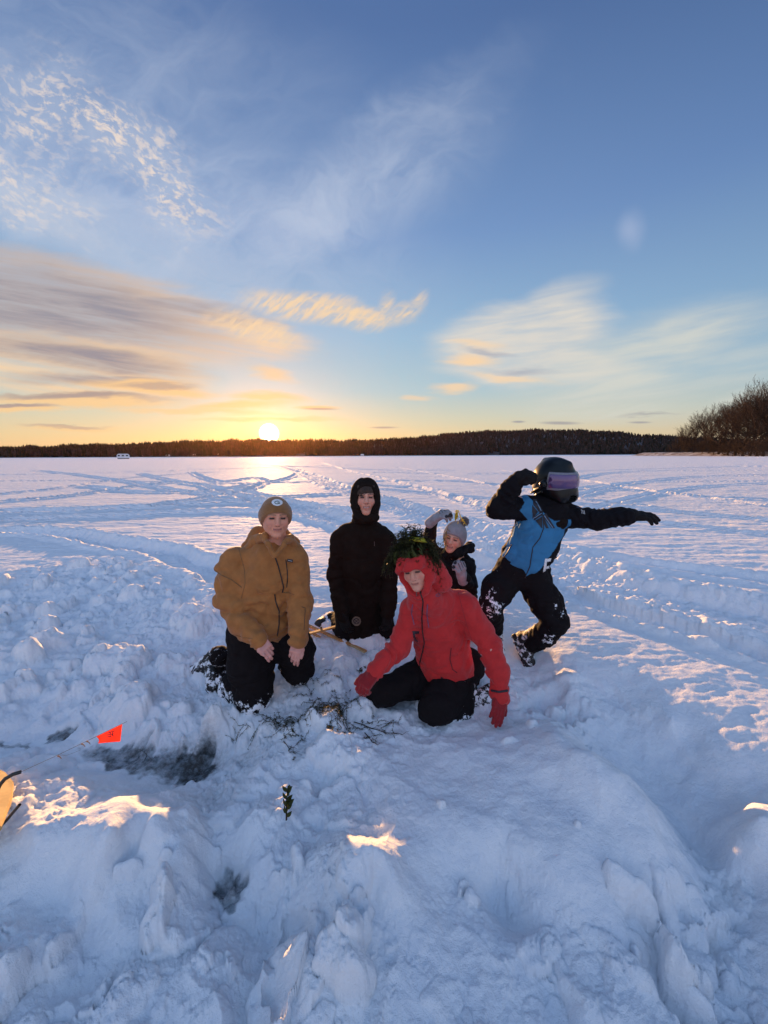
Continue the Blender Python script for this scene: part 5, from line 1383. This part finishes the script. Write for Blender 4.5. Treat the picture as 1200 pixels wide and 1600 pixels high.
for i in range(3): F.box(LE(0, .150, -.085-.014*i), (.030, .02, .003), BE, rd=.002, k=.003, op='s')
F.cap(LE(-.128, .01, -.01), LE(-.136, .01, -.01), .030, .028, .006); F.cap(LE(.128, .01, -.01), LE(.136, .01, -.01), .030, .028, .006)
F.cap(LE(-.122, -.03, -.045), LE(-.110, -.11, -.09), .010, .008, .008); F.cap(LE(-.115, -.015, -.07), LE(-.10, -.09, -.115), .008, .007, .008)
helm = mesh_field('helmet', [(F, .0032)], HELM, rE)
def shellpart(name, r, zlo, zhi, yb, mat, par, inner=.010, xlim=None):
    G = Field(); G.ell(LE(0, .004, .004), r, BE); G.ell(LE(0, .004, .004), (r[0]-inner, r[1]-inner, r[2]-inner), BE, k=.001, op='s')
    G.plane(LE(0, 0, zhi), BE[2], .003).plane(LE(0, 0, zlo), -BE[2], .003).plane(LE(0, yb, 0), -BE[1], .003)
    return mesh_field(name, [(G, .0026)], mat, par)
VIS = material('violet_mirror_lens'); _m, N_, b_, o_ = VIS
N_.put(b_.inputs['Base Color'], (.10, .055, .16)); b_.inputs['Roughness'].default_value = .12; b_.inputs['Metallic'].default_value = .35
b_.inputs['Coat Weight'].default_value = .6
fr_ = shellpart('visor', (.1335, .155, .158), -.046, .078, .030, m_plain('visor_frame', (.16, .15, .18), .25, spec=.7), helm)
shellpart('lens', (.136, .158, .161), -.030, .064, .044, _m, fr_, .006)
# jacket: blue front, black sleeves, shoulders, collar
jk = Field()
ws = at(812, 888, 2.79)
jk.chain([at(852, 806, 2.75), at(838, 838, 2.76), at(822, 868, 2.78), at(812, 886, 2.79)], [.150, .160, .155, .155], .06, flat=fle, f=.80)
jk.cap(at(820, 792, 2.76), at(884, 806, 2.74), .085, .080, .05)
axE = nrm(at(803, 905, 2.80)-at(850, 800, 2.76))
jk.p.append(('p', at(803, 894, 2.72), nrm(axE+np.array([-.30, 0, 0])), .008, 's'))
elL, wrL = at(778, 795, 2.70), at(806, 752, 2.62)
elR, wrR = at(938, 811, 2.63), at(982, 806, 2.55)
jk.chain([at(818, 792, 2.75), elL], [.085, .078], .03); jk.chain([elL, wrL], [.078, .058], .02)
jk.chain([at(888, 808, 2.73), elR], [.084, .070], .03); jk.chain([elR, wrR], [.070, .056], .02)
jk.cap(at(862, 800, 2.73), at(868, 786, 2.73), .105, .090, .03)
jk.disp = folds([(at(818, 792, 2.75), elL, .11, .005, 4), (elL, wrL, .10, .006, 5), (at(888, 808, 2.73), elR, .11, .005, 5), (elR, wrR, .1, .006, 4)], creases(.011, 8, 53))
BLUE, BLK, EDGE = np.array((.042, .185, .36)), np.array((.007, .006, .008)), np.array((.05, .16, .30))
oT = at(840, 845, 2.62); uxT, uzT = np.array([1., 0, 0]), np.array([0, 0, 1.])
def tp(u, v):   # garment pattern in the plane of the wearer's chest
    p = at(u, v, 2.66); return (p[0], p[2])
front_poly = [tp(*p) for p in [(812, 771), (818, 768), (826, 771), (840, 790), (852, 806), (862, 812), (880, 812), (891, 811), (890, 822), (884, 832), (872, 845), (862, 858), (857, 866), (852, 872), (846, 883), (838, 893), (822, 910), (795, 900), (768, 886), (775, 870), (782, 858), (792, 840), (804, 825), (826, 813), (820, 806), (812, 798), (820, 785), (818, 776)]]
white_poly = []
def colE(V):
    col = np.tile(BLK, (len(V), 1)).astype(float)
    ins = inpoly(V[:, 0]*1.0, V[:, 2]*1.0, front_poly) & (V[:, 1] < 2.79)
    n = noise3(V[:, 0].astype(float)*14, V[:, 1].astype(float)*14, V[:, 2].astype(float)*14, 6)[:, None]
    col[ins] = (BLUE*(1+.10*n))[ins]
    return col
jacketE = mesh_field('jacket', [(jk, .0050)], M_BLUE, rE, colE)
TE = bvh(jacketE)
def px(x, y): return (730+x/3.75, 700+y/3.75)       # from the enlarged crop's pixels to photo pixels
dec = []
for q in ([(385, 300), (405, 300), (445, 370), (440, 400), (385, 330)], [(380, 335), (392, 345), (415, 375), (382, 415)], [(440, 395), (462, 382), (515, 470), (495, 470)], [(400, 425), (440, 400), (440, 470), (432, 465)],
          [(450, 405), (478, 470), (462, 470), (447, 440)], [(385, 405), (440, 372), (443, 392), (392, 425)]):
    dec.append([px(*p) for p in q])
decal('chest_emblem', TE, dec, M_BLKP, rE, .0012, .6)
decal('emblem_lines', TE, [stroke([px(402, 312), px(434, 368)], .9), stroke([px(386, 412), px(438, 382)], .9), stroke([px(452, 396), px(500, 466)], .9)], m_plain('pale_blue_print', (.18, .32, .5), .6), rE, .0022, .4)
cord('zip', TE, [px(445, 400), px(448, 470), px(425, 530), px(385, 580), (828, 885), (820, 903)], .0034, DARK_ZIP, rE, .001)
cord('pocket_zip', TE, [px(262, 565), px(235, 615), px(205, 655)], .0042, DARK_ZIP, rE, .001)
cord('hem_trim', TE, [(771, 882), (785, 889), (800, 897), (817, 904)], .003, m_plain('pale_trim', (.12, .25, .36), .6), rE, .0006)
decal('letter', TE, [[px(*p) for p in q] for q in ([(456, 648), (470, 648), (455, 748), (440, 748)], [(470, 648), (492, 646), (488, 664), (468, 666)], [(464, 692), (483, 690), (480, 706), (462, 708)])], M_WHITEP, rE, .0014, .6)
cord('shoulder_stripes', TE, [px(640, 345), px(676, 358)], .003, m_plain('blue_grey_print', (.06, .09, .16), .6), rE, .001)
for k in range(3): cord('shoulder_stripes', TE, [px(668+8*k, 362+2*k), px(672+8*k, 384+2*k)], .0016, M_WHITEP, rE, .001)
gaiter = Field(); gaiter.cap(at(870, 786, 2.73), at(868, 812, 2.70), .075, .080, .03); gaiter.cap(at(862, 812, 2.69), at(884, 806, 2.69), .045, .045, .03); gaiter.disp = creases(.007, 12, 57)
mesh_field('neck_gaiter', [(gaiter, .006)], M_BLACK, rE)
GL = Field(); hand(GL, wrL, at(829, 737, 2.56)-wrL, (-.55, -.4, .75), 1, 1.08, 1.5, curls=[(60, 70, 45)]*4, thumb=(25, -20, 30), spread=0)
GL.cap(at(803, 757, 2.63), at(811, 746, 2.61), .050, .046, .01)
GR = Field(); hand(GR, wrR, at(1020, 806, 2.50)-wrR, (.15, -.35, .93), -1, 1.02, 1.55, curls=[(8, 18, 12), (10, 20, 14), (16, 24, 16), (22, 28, 18)], thumb=(32, -14, 10), spread=2)
GR.cap(at(976, 806, 2.56), at(988, 805, 2.54), .048, .044, .01)
mesh_field('glove', [(GL, .0034)], M_GLOVEK, rE); mesh_field('glove', [(GR, .0034)], M_GLOVEK, rE)
pt = Field()
kL, kR = at(766, 948, 2.68), at(868, 972, 2.66)
pt.chain([at(798, 896, 2.80), at(778, 922, 2.74), kL], [.125, .112, .088], .04)
pt.chain([at(828, 900, 2.80), at(850, 936, 2.72), kR], [.125, .115, .090], .04)
pt.cap(at(805, 888, 2.80), at(830, 894, 2.80), .13, .13, .05)
pt.chain([kL, at(770, 966, 2.84), at(774, 985, 2.98)], [.086, .076, .065], .03)
pt.chain([kR, at(850, 992, 2.74), at(830, 1005, 2.84)], [.090, .085, .078], .03)
pt.disp = folds([(at(850, 936, 2.72), kR, .14, .006, 3), (kR, at(830, 1005, 2.84), .12, .008, 3)], creases(.009, 9, 59))
mesh_field('trousers', [(pt, .006)], M_BLACKP, rE, attrs={'snowy': belowz(-.15, -.10, [(at(770, 950, 2.60), .11), (at(876, 955, 2.6), .06), (at(858, 1000, 2.62), .07), (at(768, 925, 2.64), .04)])})
boot('boot', at(822, 1000, 2.84), at(836, 1034, 2.74), at(866, 975, 2.68)-at(822, 1000, 2.84), rE, .95, .8)
boot('boot', at(774, 985, 2.98), at(778, 996, 2.90), (0, .6, .7), rE, .9, 1.0)
# ------------------------------------------------------------------ fishing gear and waterweed
M_WEED = m_cloth('dark_waterweed', (.055, .052, .018), .55, 300, .0005, mott=.4, sheen=0)
M_LEAF = m_cloth('green_leaf', (.070, .082, .020), .45, 200, .0008, mott=.3, sheen=0)
M_YLEAF = m_cloth('yellow_leaf', (.55, .50, .05), .45, 200, .0008, mott=.2, sheen=0)
M_STICK = m_cloth('dark_twig', (.035, .024, .016), .8, 200, .001, mott=.3, sheen=0)
M_WOOD = m_cloth('orange_pine_wood', (.50, .25, .09), .6, 120, .0006, mott=.25, sheen=0)
M_BOARD = m_cloth('yellow_plywood', (.62, .42, .16), .6, 90, .0006, mott=.12, sheen=0)
for M_, c_ in ((M_WEED, (.16, .13, .02)), (M_LEAF, (.14, .16, .02)), (M_YLEAF, (.9, .75, .05))):
    t_ = M_.node_tree; N_ = NT(t_); tr_ = N_.n('ShaderNodeBsdfTranslucent'); tr_.inputs[0].default_value = (*c_, 1); ms_ = N_.n('ShaderNodeMixShader'); ms_.inputs[0].default_value = .4
    o_ = [n for n in t_.nodes if n.type == 'OUTPUT_MATERIAL'][0]; pb_ = [n for n in t_.nodes if n.type == 'BSDF_PRINCIPLED'][0]
    t_.links.new(pb_.outputs[0], ms_.inputs[1]); t_.links.new(tr_.outputs[0], ms_.inputs[2]); t_.links.new(ms_.outputs[0], o_.inputs[0])
def leaf(p, d, up, L, w, bend=.3, n=5):
    """a thin but closed blade with a folded midrib"""
    p = np.asarray(p, float); d = nrm(d); s = nrm(np.cross(d, up)); u_ = np.cross(s, d); V, Fc = [], []
    for i in range(n+1):
        t = i/n; c = p+d*L*t-u_*L*bend*t*t; ww = w*math.sin(math.pi*min(.97, .08+.92*t))**.8*.5
        for k, (a, h) in enumerate(((-1, .25), (0, 0), (1, .25), (0, -.0015/max(w, .001)))): V.append(c+s*a*ww+u_*h*w*.6*(1 if k != 3 else 1))
    for i in range(n):
        for k in range(4): Fc.append((4*i+k, 4*i+(k+1) % 4, 4*i+4+(k+1) % 4, 4*i+4+k))
    return np.array(V), np.array(Fc)
def weedstrand(g, p0, d, L, n=8, r=.0016, leafl=.012, dens=2, ground=None, droop=.0):
    pts = [np.asarray(p0, float)]; dd = nrm(d)
    for i in range(n):
        dd = nrm(dd+np.array([g.gauss(0, .28), g.gauss(0, .28), g.gauss(0, .12)-droop])); q = pts[-1]+dd*L/n
        if ground is not None: q[2] = ground(q[0], q[1])+.004+.010*g.random()
        pts.append(q)
    out = [tube_np(pts, [r*(1-.6*i/n) for i in range(n+1)], 4)]
    for i in range(1, n+1):
        for j in range(dens):
            a = np.array([g.gauss(0, 1), g.gauss(0, 1), g.gauss(0, .6)]); out.append(leaf(pts[i]+(pts[i-1]-pts[i])*g.random(), nrm(dd*.5+nrm(a)), (0, 0, 1.), leafl*g.uniform(.6, 1.4), leafl*.28, n=2))
    return out
gw = random.Random(12)
def gr(x, y): return hz(x, y)
parts = []
CL = [(505,1112,26,.10,34),(528,1122,22,.09,26),(470,1128,30,.10,22),(455,1145,16,.06,12),(545,1100,20,.09,16),(430,1122,20,.08,9),(400,1128,24,.12,6),(490,1085,26,.07,9),(520,1070,22,.06,7),(540,1140,20,.08,8),(566,1046,9,.04,7),(455,1175,6,.04,3),(370,1135,8,.08,3),(515,1145,14,.07,8),(480,1060,18,.06,4),(575,1160,14,.05,4),(600,1138,26,.10,9),(575,1128,12,.09,5)]
for u, v, sp_, L, n in CL:
    for k in range(n):
        p = gnd(u+gw.gauss(0, sp_*.5), v+gw.gauss(0, sp_*.22), -.13); p[2] = gr(p[0], p[1])+.004
        a = gw.random()*6.28; parts += weedstrand(gw, p, (math.cos(a), math.sin(a), 0), L*gw.uniform(.5, 1.3), n=5, r=.0014, leafl=.013, dens=2, ground=gr)
tag(mesh_np('waterweed', *joinm(parts), M_WEED), 'dark strands of waterweed strewn over the snow between the kneeling people', 'waterweed', kind='stuff')
def twig(pts, name, lab, cat='twig', r=.003, grp=None):
    W_ = []
    for u, v in pts:
        p = gnd(u, v, -.13); p = gnd(u, v, gr(p[0], p[1])+.006); W_.append(p)
    q = []
    for a, b in zip(W_[:-1], W_[1:]): q += [a, (a+b)/2+np.array([0, 0, .004])]
    q.append(W_[-1]); pr = [tube_np(q, [r*(1-.6*i/len(q)) for i in range(len(q))], 6)]
    g = random.Random(len(pts)+int(pts[0][0]))
    for i in range(1, len(q)):
        d = nrm(q[i]-q[i-1]+np.array([g.gauss(0, .03), g.gauss(0, .03), .01])); s = nrm(np.cross(d, (0, 0, 1)))*(1 if i % 2 else -1)
        e = q[i]+(d+s*.8)*g.uniform(.02, .05); pr.append(tube_np([q[i], (q[i]+e)/2+np.array([0, 0, .006]), e], [r*.5, r*.4, r*.2], 4))
    o = mesh_np(name, *joinm(pr), M_STICK); return tag(o, lab, cat, grp)
twig([(358,1133),(375,1129),(400,1127),(425,1128)], 'twig', 'long dark stem lying left of the waterweed below the tan jacket boy')
twig([(553,1128),(580,1138),(602,1145),(629,1148)], 'twig', 'forked dry stem on the snow right of the waterweed pile')
twig([(570,1145),(582,1160),(590,1164)], 'twig', 'short thin stem under the forked dry stem')
twig([(548,1078),(530,1098),(505,1116)], 'twig', 'curved dark stem running from the red glove into the waterweed')
twig([(443,1158),(452,1170),(458,1168),(458,1175)], 'twig', 'small hooked stem alone on the snow above the green sprig', r=.0022)
twig([(226,1188),(230,1181),(225,1175)], 'twig', 'tiny dark stem standing in the slush pool', r=.002)
# green sprig stuck in the snow
sx, sy = gnd(447, 1276, -.13)[:2]; bz_ = hz(sx, sy)
sg = empty('leafy_sprig', (sx, sy, bz_-.01), 'green leafy sprig stuck upright in the foreground snow', 'sprig')
tops = [at(450, 1228, sy-.005), at(459, 1252, sy-.02)]
b0 = np.array([sx, sy, bz_-.02]); st_ = tube_np([b0, (b0*.4+tops[0]*.6)+np.array([-.004, 0, 0]), tops[0]], [.004, .003, .002], 6)
child(mesh_np('stem', *st_, M_STICK), sg)
g = random.Random(3); lv = []
for i in range(12):
    t = .2+.8*i/12; p = b0*(1-t)+tops[0]*t; a = i*2.2
    lv.append(leaf(p, (math.cos(a)*.7, -.2+math.sin(a)*.4, .8), (math.cos(a+1.5), -1, .2), .034, .019, .25, 5))
lv.append(leaf(b0*.5+tops[0]*.5, at(466, 1243, sy-.03)-(b0*.5+tops[0]*.5), (0, -1, .6), .055, .024, .12, 6)); lv.append(leaf(b0*.45+tops[0]*.55, (.35, -.3, .8), (0, -1, .2), .04, .022, .3, 6))
for l_ in lv: pass
child(mesh_np('leaf', *joinm(lv), M_LEAF), sg)
# weed heaped on the red hood
gh = random.Random(8)
wh = empty('waterweed_heap', tuple(LC(0, -.03, .15)), 'heap of dark waterweed with green and yellow leaves on the red hood', 'waterweed')
Th = bvh(hoodC); pw = []
def hoodpt(u, v):
    p, n = onto(Th, u, v, .004); return None if p is None else np.array(p)
for i in range(620):
    a = gh.random()*6.283; rr2 = math.sqrt(gh.random()); x = .005+.115*rr2*math.cos(a); y = -.025+.115*rr2*math.sin(a)
    z = .105+(.125+.03*math.sin(3*a+1))*gh.random()*(1-.75*rr2**2)-.05*rr2**2
    d = np.array([math.cos(a)*rr2+gh.gauss(0, .5), math.sin(a)*rr2+gh.gauss(0, .5), .35-1.3*rr2*rr2+gh.gauss(0, .4)])
    dw = d[0]*BC[0]+d[1]*BC[1]+d[2]*BC[2]
    pw += weedstrand(gh, LC(x, y, z), dw, gh.uniform(.03, .09), n=4, r=.0018, leafl=.019, dens=3, droop=.12*rr2)
# trailing curtain behind and to the right of the hood
for i in range(170):
    t = gh.random(); p = LC(.085+.055*gh.random(), -.03+.06*gh.random()-.05*t, .12-.20*t); pw += weedstrand(gh, p, (.15, -.1, -1), gh.uniform(.05, .12), n=5, r=.0018, leafl=.014, dens=3, droop=.25)
for i in range(34):
    p = LC(-.10-.02*gh.random(), -.02+.05*gh.random(), .13-.03*gh.random()); pw += weedstrand(gh, p, (-.5, -.1, -.5), gh.uniform(.06, .15), n=6, r=.0018, leafl=.014, dens=2, droop=.35)
pw = [q for q in pw if not (((q[0].mean(0)-cC)@BC.T)[1] > .045 and ((q[0].mean(0)-cC)@BC.T)[2] < .085 and abs(((q[0].mean(0)-cC)@BC.T)[0]) < .10)]
child(mesh_np('strands', *joinm(pw), M_WEED), wh)
big = []
for k in range(60):
    x = gh.uniform(-.085, .075); f_ = gh.random(); y = .0+.08*f_; z = .205-.07*f_-abs(x)*.35+gh.uniform(-.025, .025)
    d = nrm(np.array([x*5+gh.gauss(0, .35), .45, -.9+gh.gauss(0, .45)])); dw = d[0]*BC[0]+d[1]*BC[1]+d[2]*BC[2]
    big.append(leaf(LC(x, y, z), dw, BC[1]+gh.gauss(0, .4)*BC[0]+.4*BC[2], gh.uniform(.025, .060), gh.uniform(.010, .024), gh.uniform(.1, .9), 5))
for (x, y, z, L, w) in ((.0, .085, .155, .085, .032), (.035, .08, .150, .095, .034), (-.02, .08, .16, .07, .030)):
    d = .1*BC[0]+.25*BC[1]-BC[2]; big.append(leaf(LC(x, y, z), d, BC[1], L, w, .15, 7))
child(mesh_np('leaf', *joinm(big), M_LEAF), wh)
yl = []
for k in range(7):
    x = .0+.012*k; yl.append(leaf(LC(x-.01, -.0+.004*k, .190+.004*math.sin(k)), (.75*BC[0]+.25*BC[1]+(-.12+.1*math.sin(k*2))*BC[2]), BC[2]+.3*BC[1], .06, .030, .25, 6))
child(mesh_np('yellow_leaf', *joinm(yl), M_YLEAF), wh)
# strand held by the laughing child
hs = []
for k in range(6):
    p0 = at(712+k*.8, 797, 2.93); hs += weedstrand(gh, p0, (.25, -.05, -.8), .05+.02*k, n=5, r=.0022, leafl=.018, dens=2, droop=.2)
hs.append(leaf(at(713, 800, 2.92), (-.05, 0, -1), (0, -1, 0), .075, .020)); 
tag(mesh_np('waterweed_strand', *joinm(hs), M_YLEAF), 'golden strand of waterweed hanging from the raised grey glove', 'waterweed')
hs = []
for k in range(9):
    p0 = at(697+gh.gauss(0, 1.5), 824+k*3.5, 2.95); hs += weedstrand(gh, p0, (-.1, -.1, -1), .08, n=5, r=.0026, leafl=.016, dens=2, droop=.1)
tag(mesh_np('waterweed_strand', *joinm(hs), m_cloth('ochre_weed', (.26, .18, .05), .5, 200, .0008, mott=.4, sheen=0)), 'ochre strand of waterweed hanging between the weed-topped hood and the grey hat', 'waterweed')
# crossed wooden boards of a tip-up behind the tan jacket
def plank(name, a, b, w, t, mat, root):
    a = np.asarray(a, float); b = np.asarray(b, float); d = nrm(b-a); s = nrm(np.cross(d, (0, 0, 1))); u_ = np.cross(s, d)
    V, F_ = boxmesh((0, 0, 0), (1, 1, 1)); L = np.linalg.norm(b-a)/2
    V = (a+b)/2+V[:, :1]*L*d+V[:, 1:2]*w/2*s+V[:, 2:]*t/2*u_
    o = mesh_np(name, V, F_, mat, smooth=False); child(o, root)
    bv = o.modifiers.new('bevel', 'BEVEL'); bv.width = .0015; bv.segments = 2; return o
tu = empty('wooden_tip_up', (*at(505, 985, 3.15)[:2], -.04), 'crossed orange wooden boards lying on the snow left of the black coat', 'tip-up')
plank('long_board', at(470, 972, 3.32), at(572, 1018, 2.93), .030, .014, M_WOOD, tu)
plank('cross_board', at(472, 993, 3.05), at(533, 977, 3.20), .030, .014, M_WOOD, tu)
plank('cross_board', at(474, 981, 3.24), at(500, 996, 3.10), .022, .012, M_WOOD, tu)
plank('dowel', at(548, 1008, 2.98), at(570, 1020, 2.91), .010, .010, m_cloth('pale_wood', (.5, .38, .2), .6, 120, .0006, sheen=0), tu)
V_, F_ = tube_np([at(502, 985, 3.14), at(502, 980, 3.14)], [.010, .010], 10); child(mesh_np('pivot_bolt', V_, F_, m_plain('brass', (.5, .4, .2), .3, 1)), tu)
# the tip-up with its orange flag at the left edge
tf_ = empty('ice_fishing_flag', tuple(at(5, 1240, 1.45)), 'orange flag on a thin wire rising from a yellow wooden tip-up base', 'tip-up')
bdv = [(-70, 1196), (0, 1202), (8, 1206), (21, 1221), (19, 1238), (16, 1252), (9, 1268), (1, 1290), (-70, 1330)]
top_ = []
zb_ = .035
for u, v in bdv: top_.append(gnd(u, v, zb_-.055+.10*(v-1196)/130))
n9 = len(top_); Vb = np.array(top_+[p-np.array([0, 0, .022]) for p in top_])
bm = bmesh.new(); vs_ = [bm.verts.new(v) for v in Vb]; bm.faces.new(vs_[:n9]); bm.faces.new(vs_[n9:][::-1])
for i in range(n9): bm.faces.new((vs_[i], vs_[n9+i], vs_[n9+(i+1) % n9], vs_[(i+1) % n9]))
bmesh.ops.recalc_face_normals(bm, faces=bm.faces); bmesh.ops.bevel(bm, geom=list(bm.edges), offset=.002, segments=2, affect='EDGES')
me = bpy.data.meshes.new('base_board'); bm.to_mesh(me); bm.free(); me.materials.append(M_BOARD); o = bpy.data.objects.new('base_board', me); C.objects.link(o); child(o, tf_)
M_ROD = m_plain('black_rod', (.02, .02, .02), .4); M_WIRE = m_plain('steel_wire', (.25, .2, .17), .35, .8)
arc = [at(-12, 1250, 1.44), at(0, 1226, 1.46), at(8, 1217, 1.47), at(20, 1210, 1.48), at(33, 1206, 1.50)]
child(mesh_np('bent_arm', *tube_np(arc, [.008]*5, 10), M_ROD), tf_)
child(mesh_np('lower_arm', *tube_np([at(-10, 1302, 1.36), at(10, 1282, 1.38), at(31, 1257, 1.40)], [.006]*3, 8), M_ROD), tf_)
wp = [at(33, 1206, 1.50), at(92, 1179, 1.58), at(150, 1151, 1.66), at(191, 1131, 1.72), at(198, 1127.5, 1.73)]
child(mesh_np('flag_wire', *tube_np(wp, [.0011]*5, 6), M_WIRE), tf_)
child(mesh_np('flag_line', *tube_np([at(92, 1181, 1.58), at(105, 1180, 1.59), at(126, 1172, 1.62)], [.0007]*3, 4), M_WIRE), tf_)
for u, v, Y in ((91, 1180, 1.575), (128, 1161, 1.625), (136, 1157, 1.637)): child(mesh_np('wire_clip', *tube_np([at(u-1, v+1, Y), at(u+3, v+3, Y), at(u+5, v+6, Y)], [.0035, .002, .0012], 6), m_plain('clip', (.3, .15, .08), .4, .3)), tf_)
# flag: cloth sheet with its own thickness and a slight wave
fc = [(150, 1150.5), (191, 1131.5), (188, 1158.5), (153, 1161.5)]
nu, nv = 14, 9; V, Fc = [], []
YT, YB = (1.66, 1.72), (1.715, 1.655)
for sd in (0, 1):
    for j in range(nv+1):
        for i in range(nu+1):
            s_, t_ = i/nu, j/nv; u = (fc[0][0]*(1-s_)+fc[1][0]*s_)*(1-t_)+(fc[3][0]*(1-s_)+fc[2][0]*s_)*t_; v = (fc[0][1]*(1-s_)+fc[1][1]*s_)*(1-t_)+(fc[3][1]*(1-s_)+fc[2][1]*s_)*t_
            if i == 0: u += 3*math.sin(t_*math.pi)
            Y = (1.66+.06*s_)+.006*math.sin(s_*7+t_*2)*t_+sd*.0012; V.append(at(u, v, Y))
m1 = (nu+1)*(nv+1); f0 = lambda i, j: j*(nu+1)+i
for j in range(nv):
    for i in range(nu):
        Fc.append((f0(i, j), f0(i, j+1), f0(i+1, j+1), f0(i+1, j))); Fc.append((m1+f0(i, j), m1+f0(i+1, j), m1+f0(i+1, j+1), m1+f0(i, j+1)))
for i in range(nu): Fc.append((f0(i, nv), m1+f0(i, nv), m1+f0(i+1, nv), f0(i+1, nv)))
m_, N_, b_, o_ = material('neon_orange_flag'); N_.put(b_.inputs['Base Color'], (.95, .11, .04)); b_.inputs['Roughness'].default_value = .7
tl = N_.n('ShaderNodeBsdfTranslucent'); tl.inputs[0].default_value = (1.0, .16, .05, 1); mxs = N_.n('ShaderNodeMixShader'); mxs.inputs[0].default_value = .5
N_.t.links.new(b_.outputs[0], mxs.inputs[1]); N_.t.links.new(tl.outputs[0], mxs.inputs[2]); N_.t.links.new(mxs.outputs[0], o_.inputs[0])
fl_ = child(mesh_np('flag', np.array(V), np.array(Fc), m_), tf_)
Tf = bvh(fl_)
def fp(x, y): return (0+x/5.0, 1100+y/5.0)
decal('flag_letters', Tf, [stroke([fp(*a), fp(*b)], 1.1) for a, b in [((845, 222), (893, 212)), ((838, 240), (888, 232)), ((880, 214), (880, 252)), ((860, 220), (862, 256)), ((841, 252), (866, 256)), ((868, 232), (888, 252))]], M_BLKP, fl_, .0008, .4)
# ------------------------------------------------------------------ thin evening haze
V_, F_ = boxmesh((0, 400, 58), (9600, 9600, 60))
hm = bpy.data.materials.new('evening_haze'); hm.use_nodes = True; hm.node_tree.nodes.clear()
hv = hm.node_tree.nodes.new('ShaderNodeVolumePrincipled'); ho = hm.node_tree.nodes.new('ShaderNodeOutputMaterial')
hv.inputs['Color'].default_value = (1.0, .50, .20, 1); hv.inputs['Density'].default_value = .0000070; hv.inputs['Anisotropy'].default_value = .84
hm.node_tree.links.new(hv.outputs[0], ho.inputs['Volume'])
hz_o = mesh_np('haze', V_, F_, hm, smooth=False); tag(hz_o, 'thin evening haze over the lake', 'haze', kind='stuff')
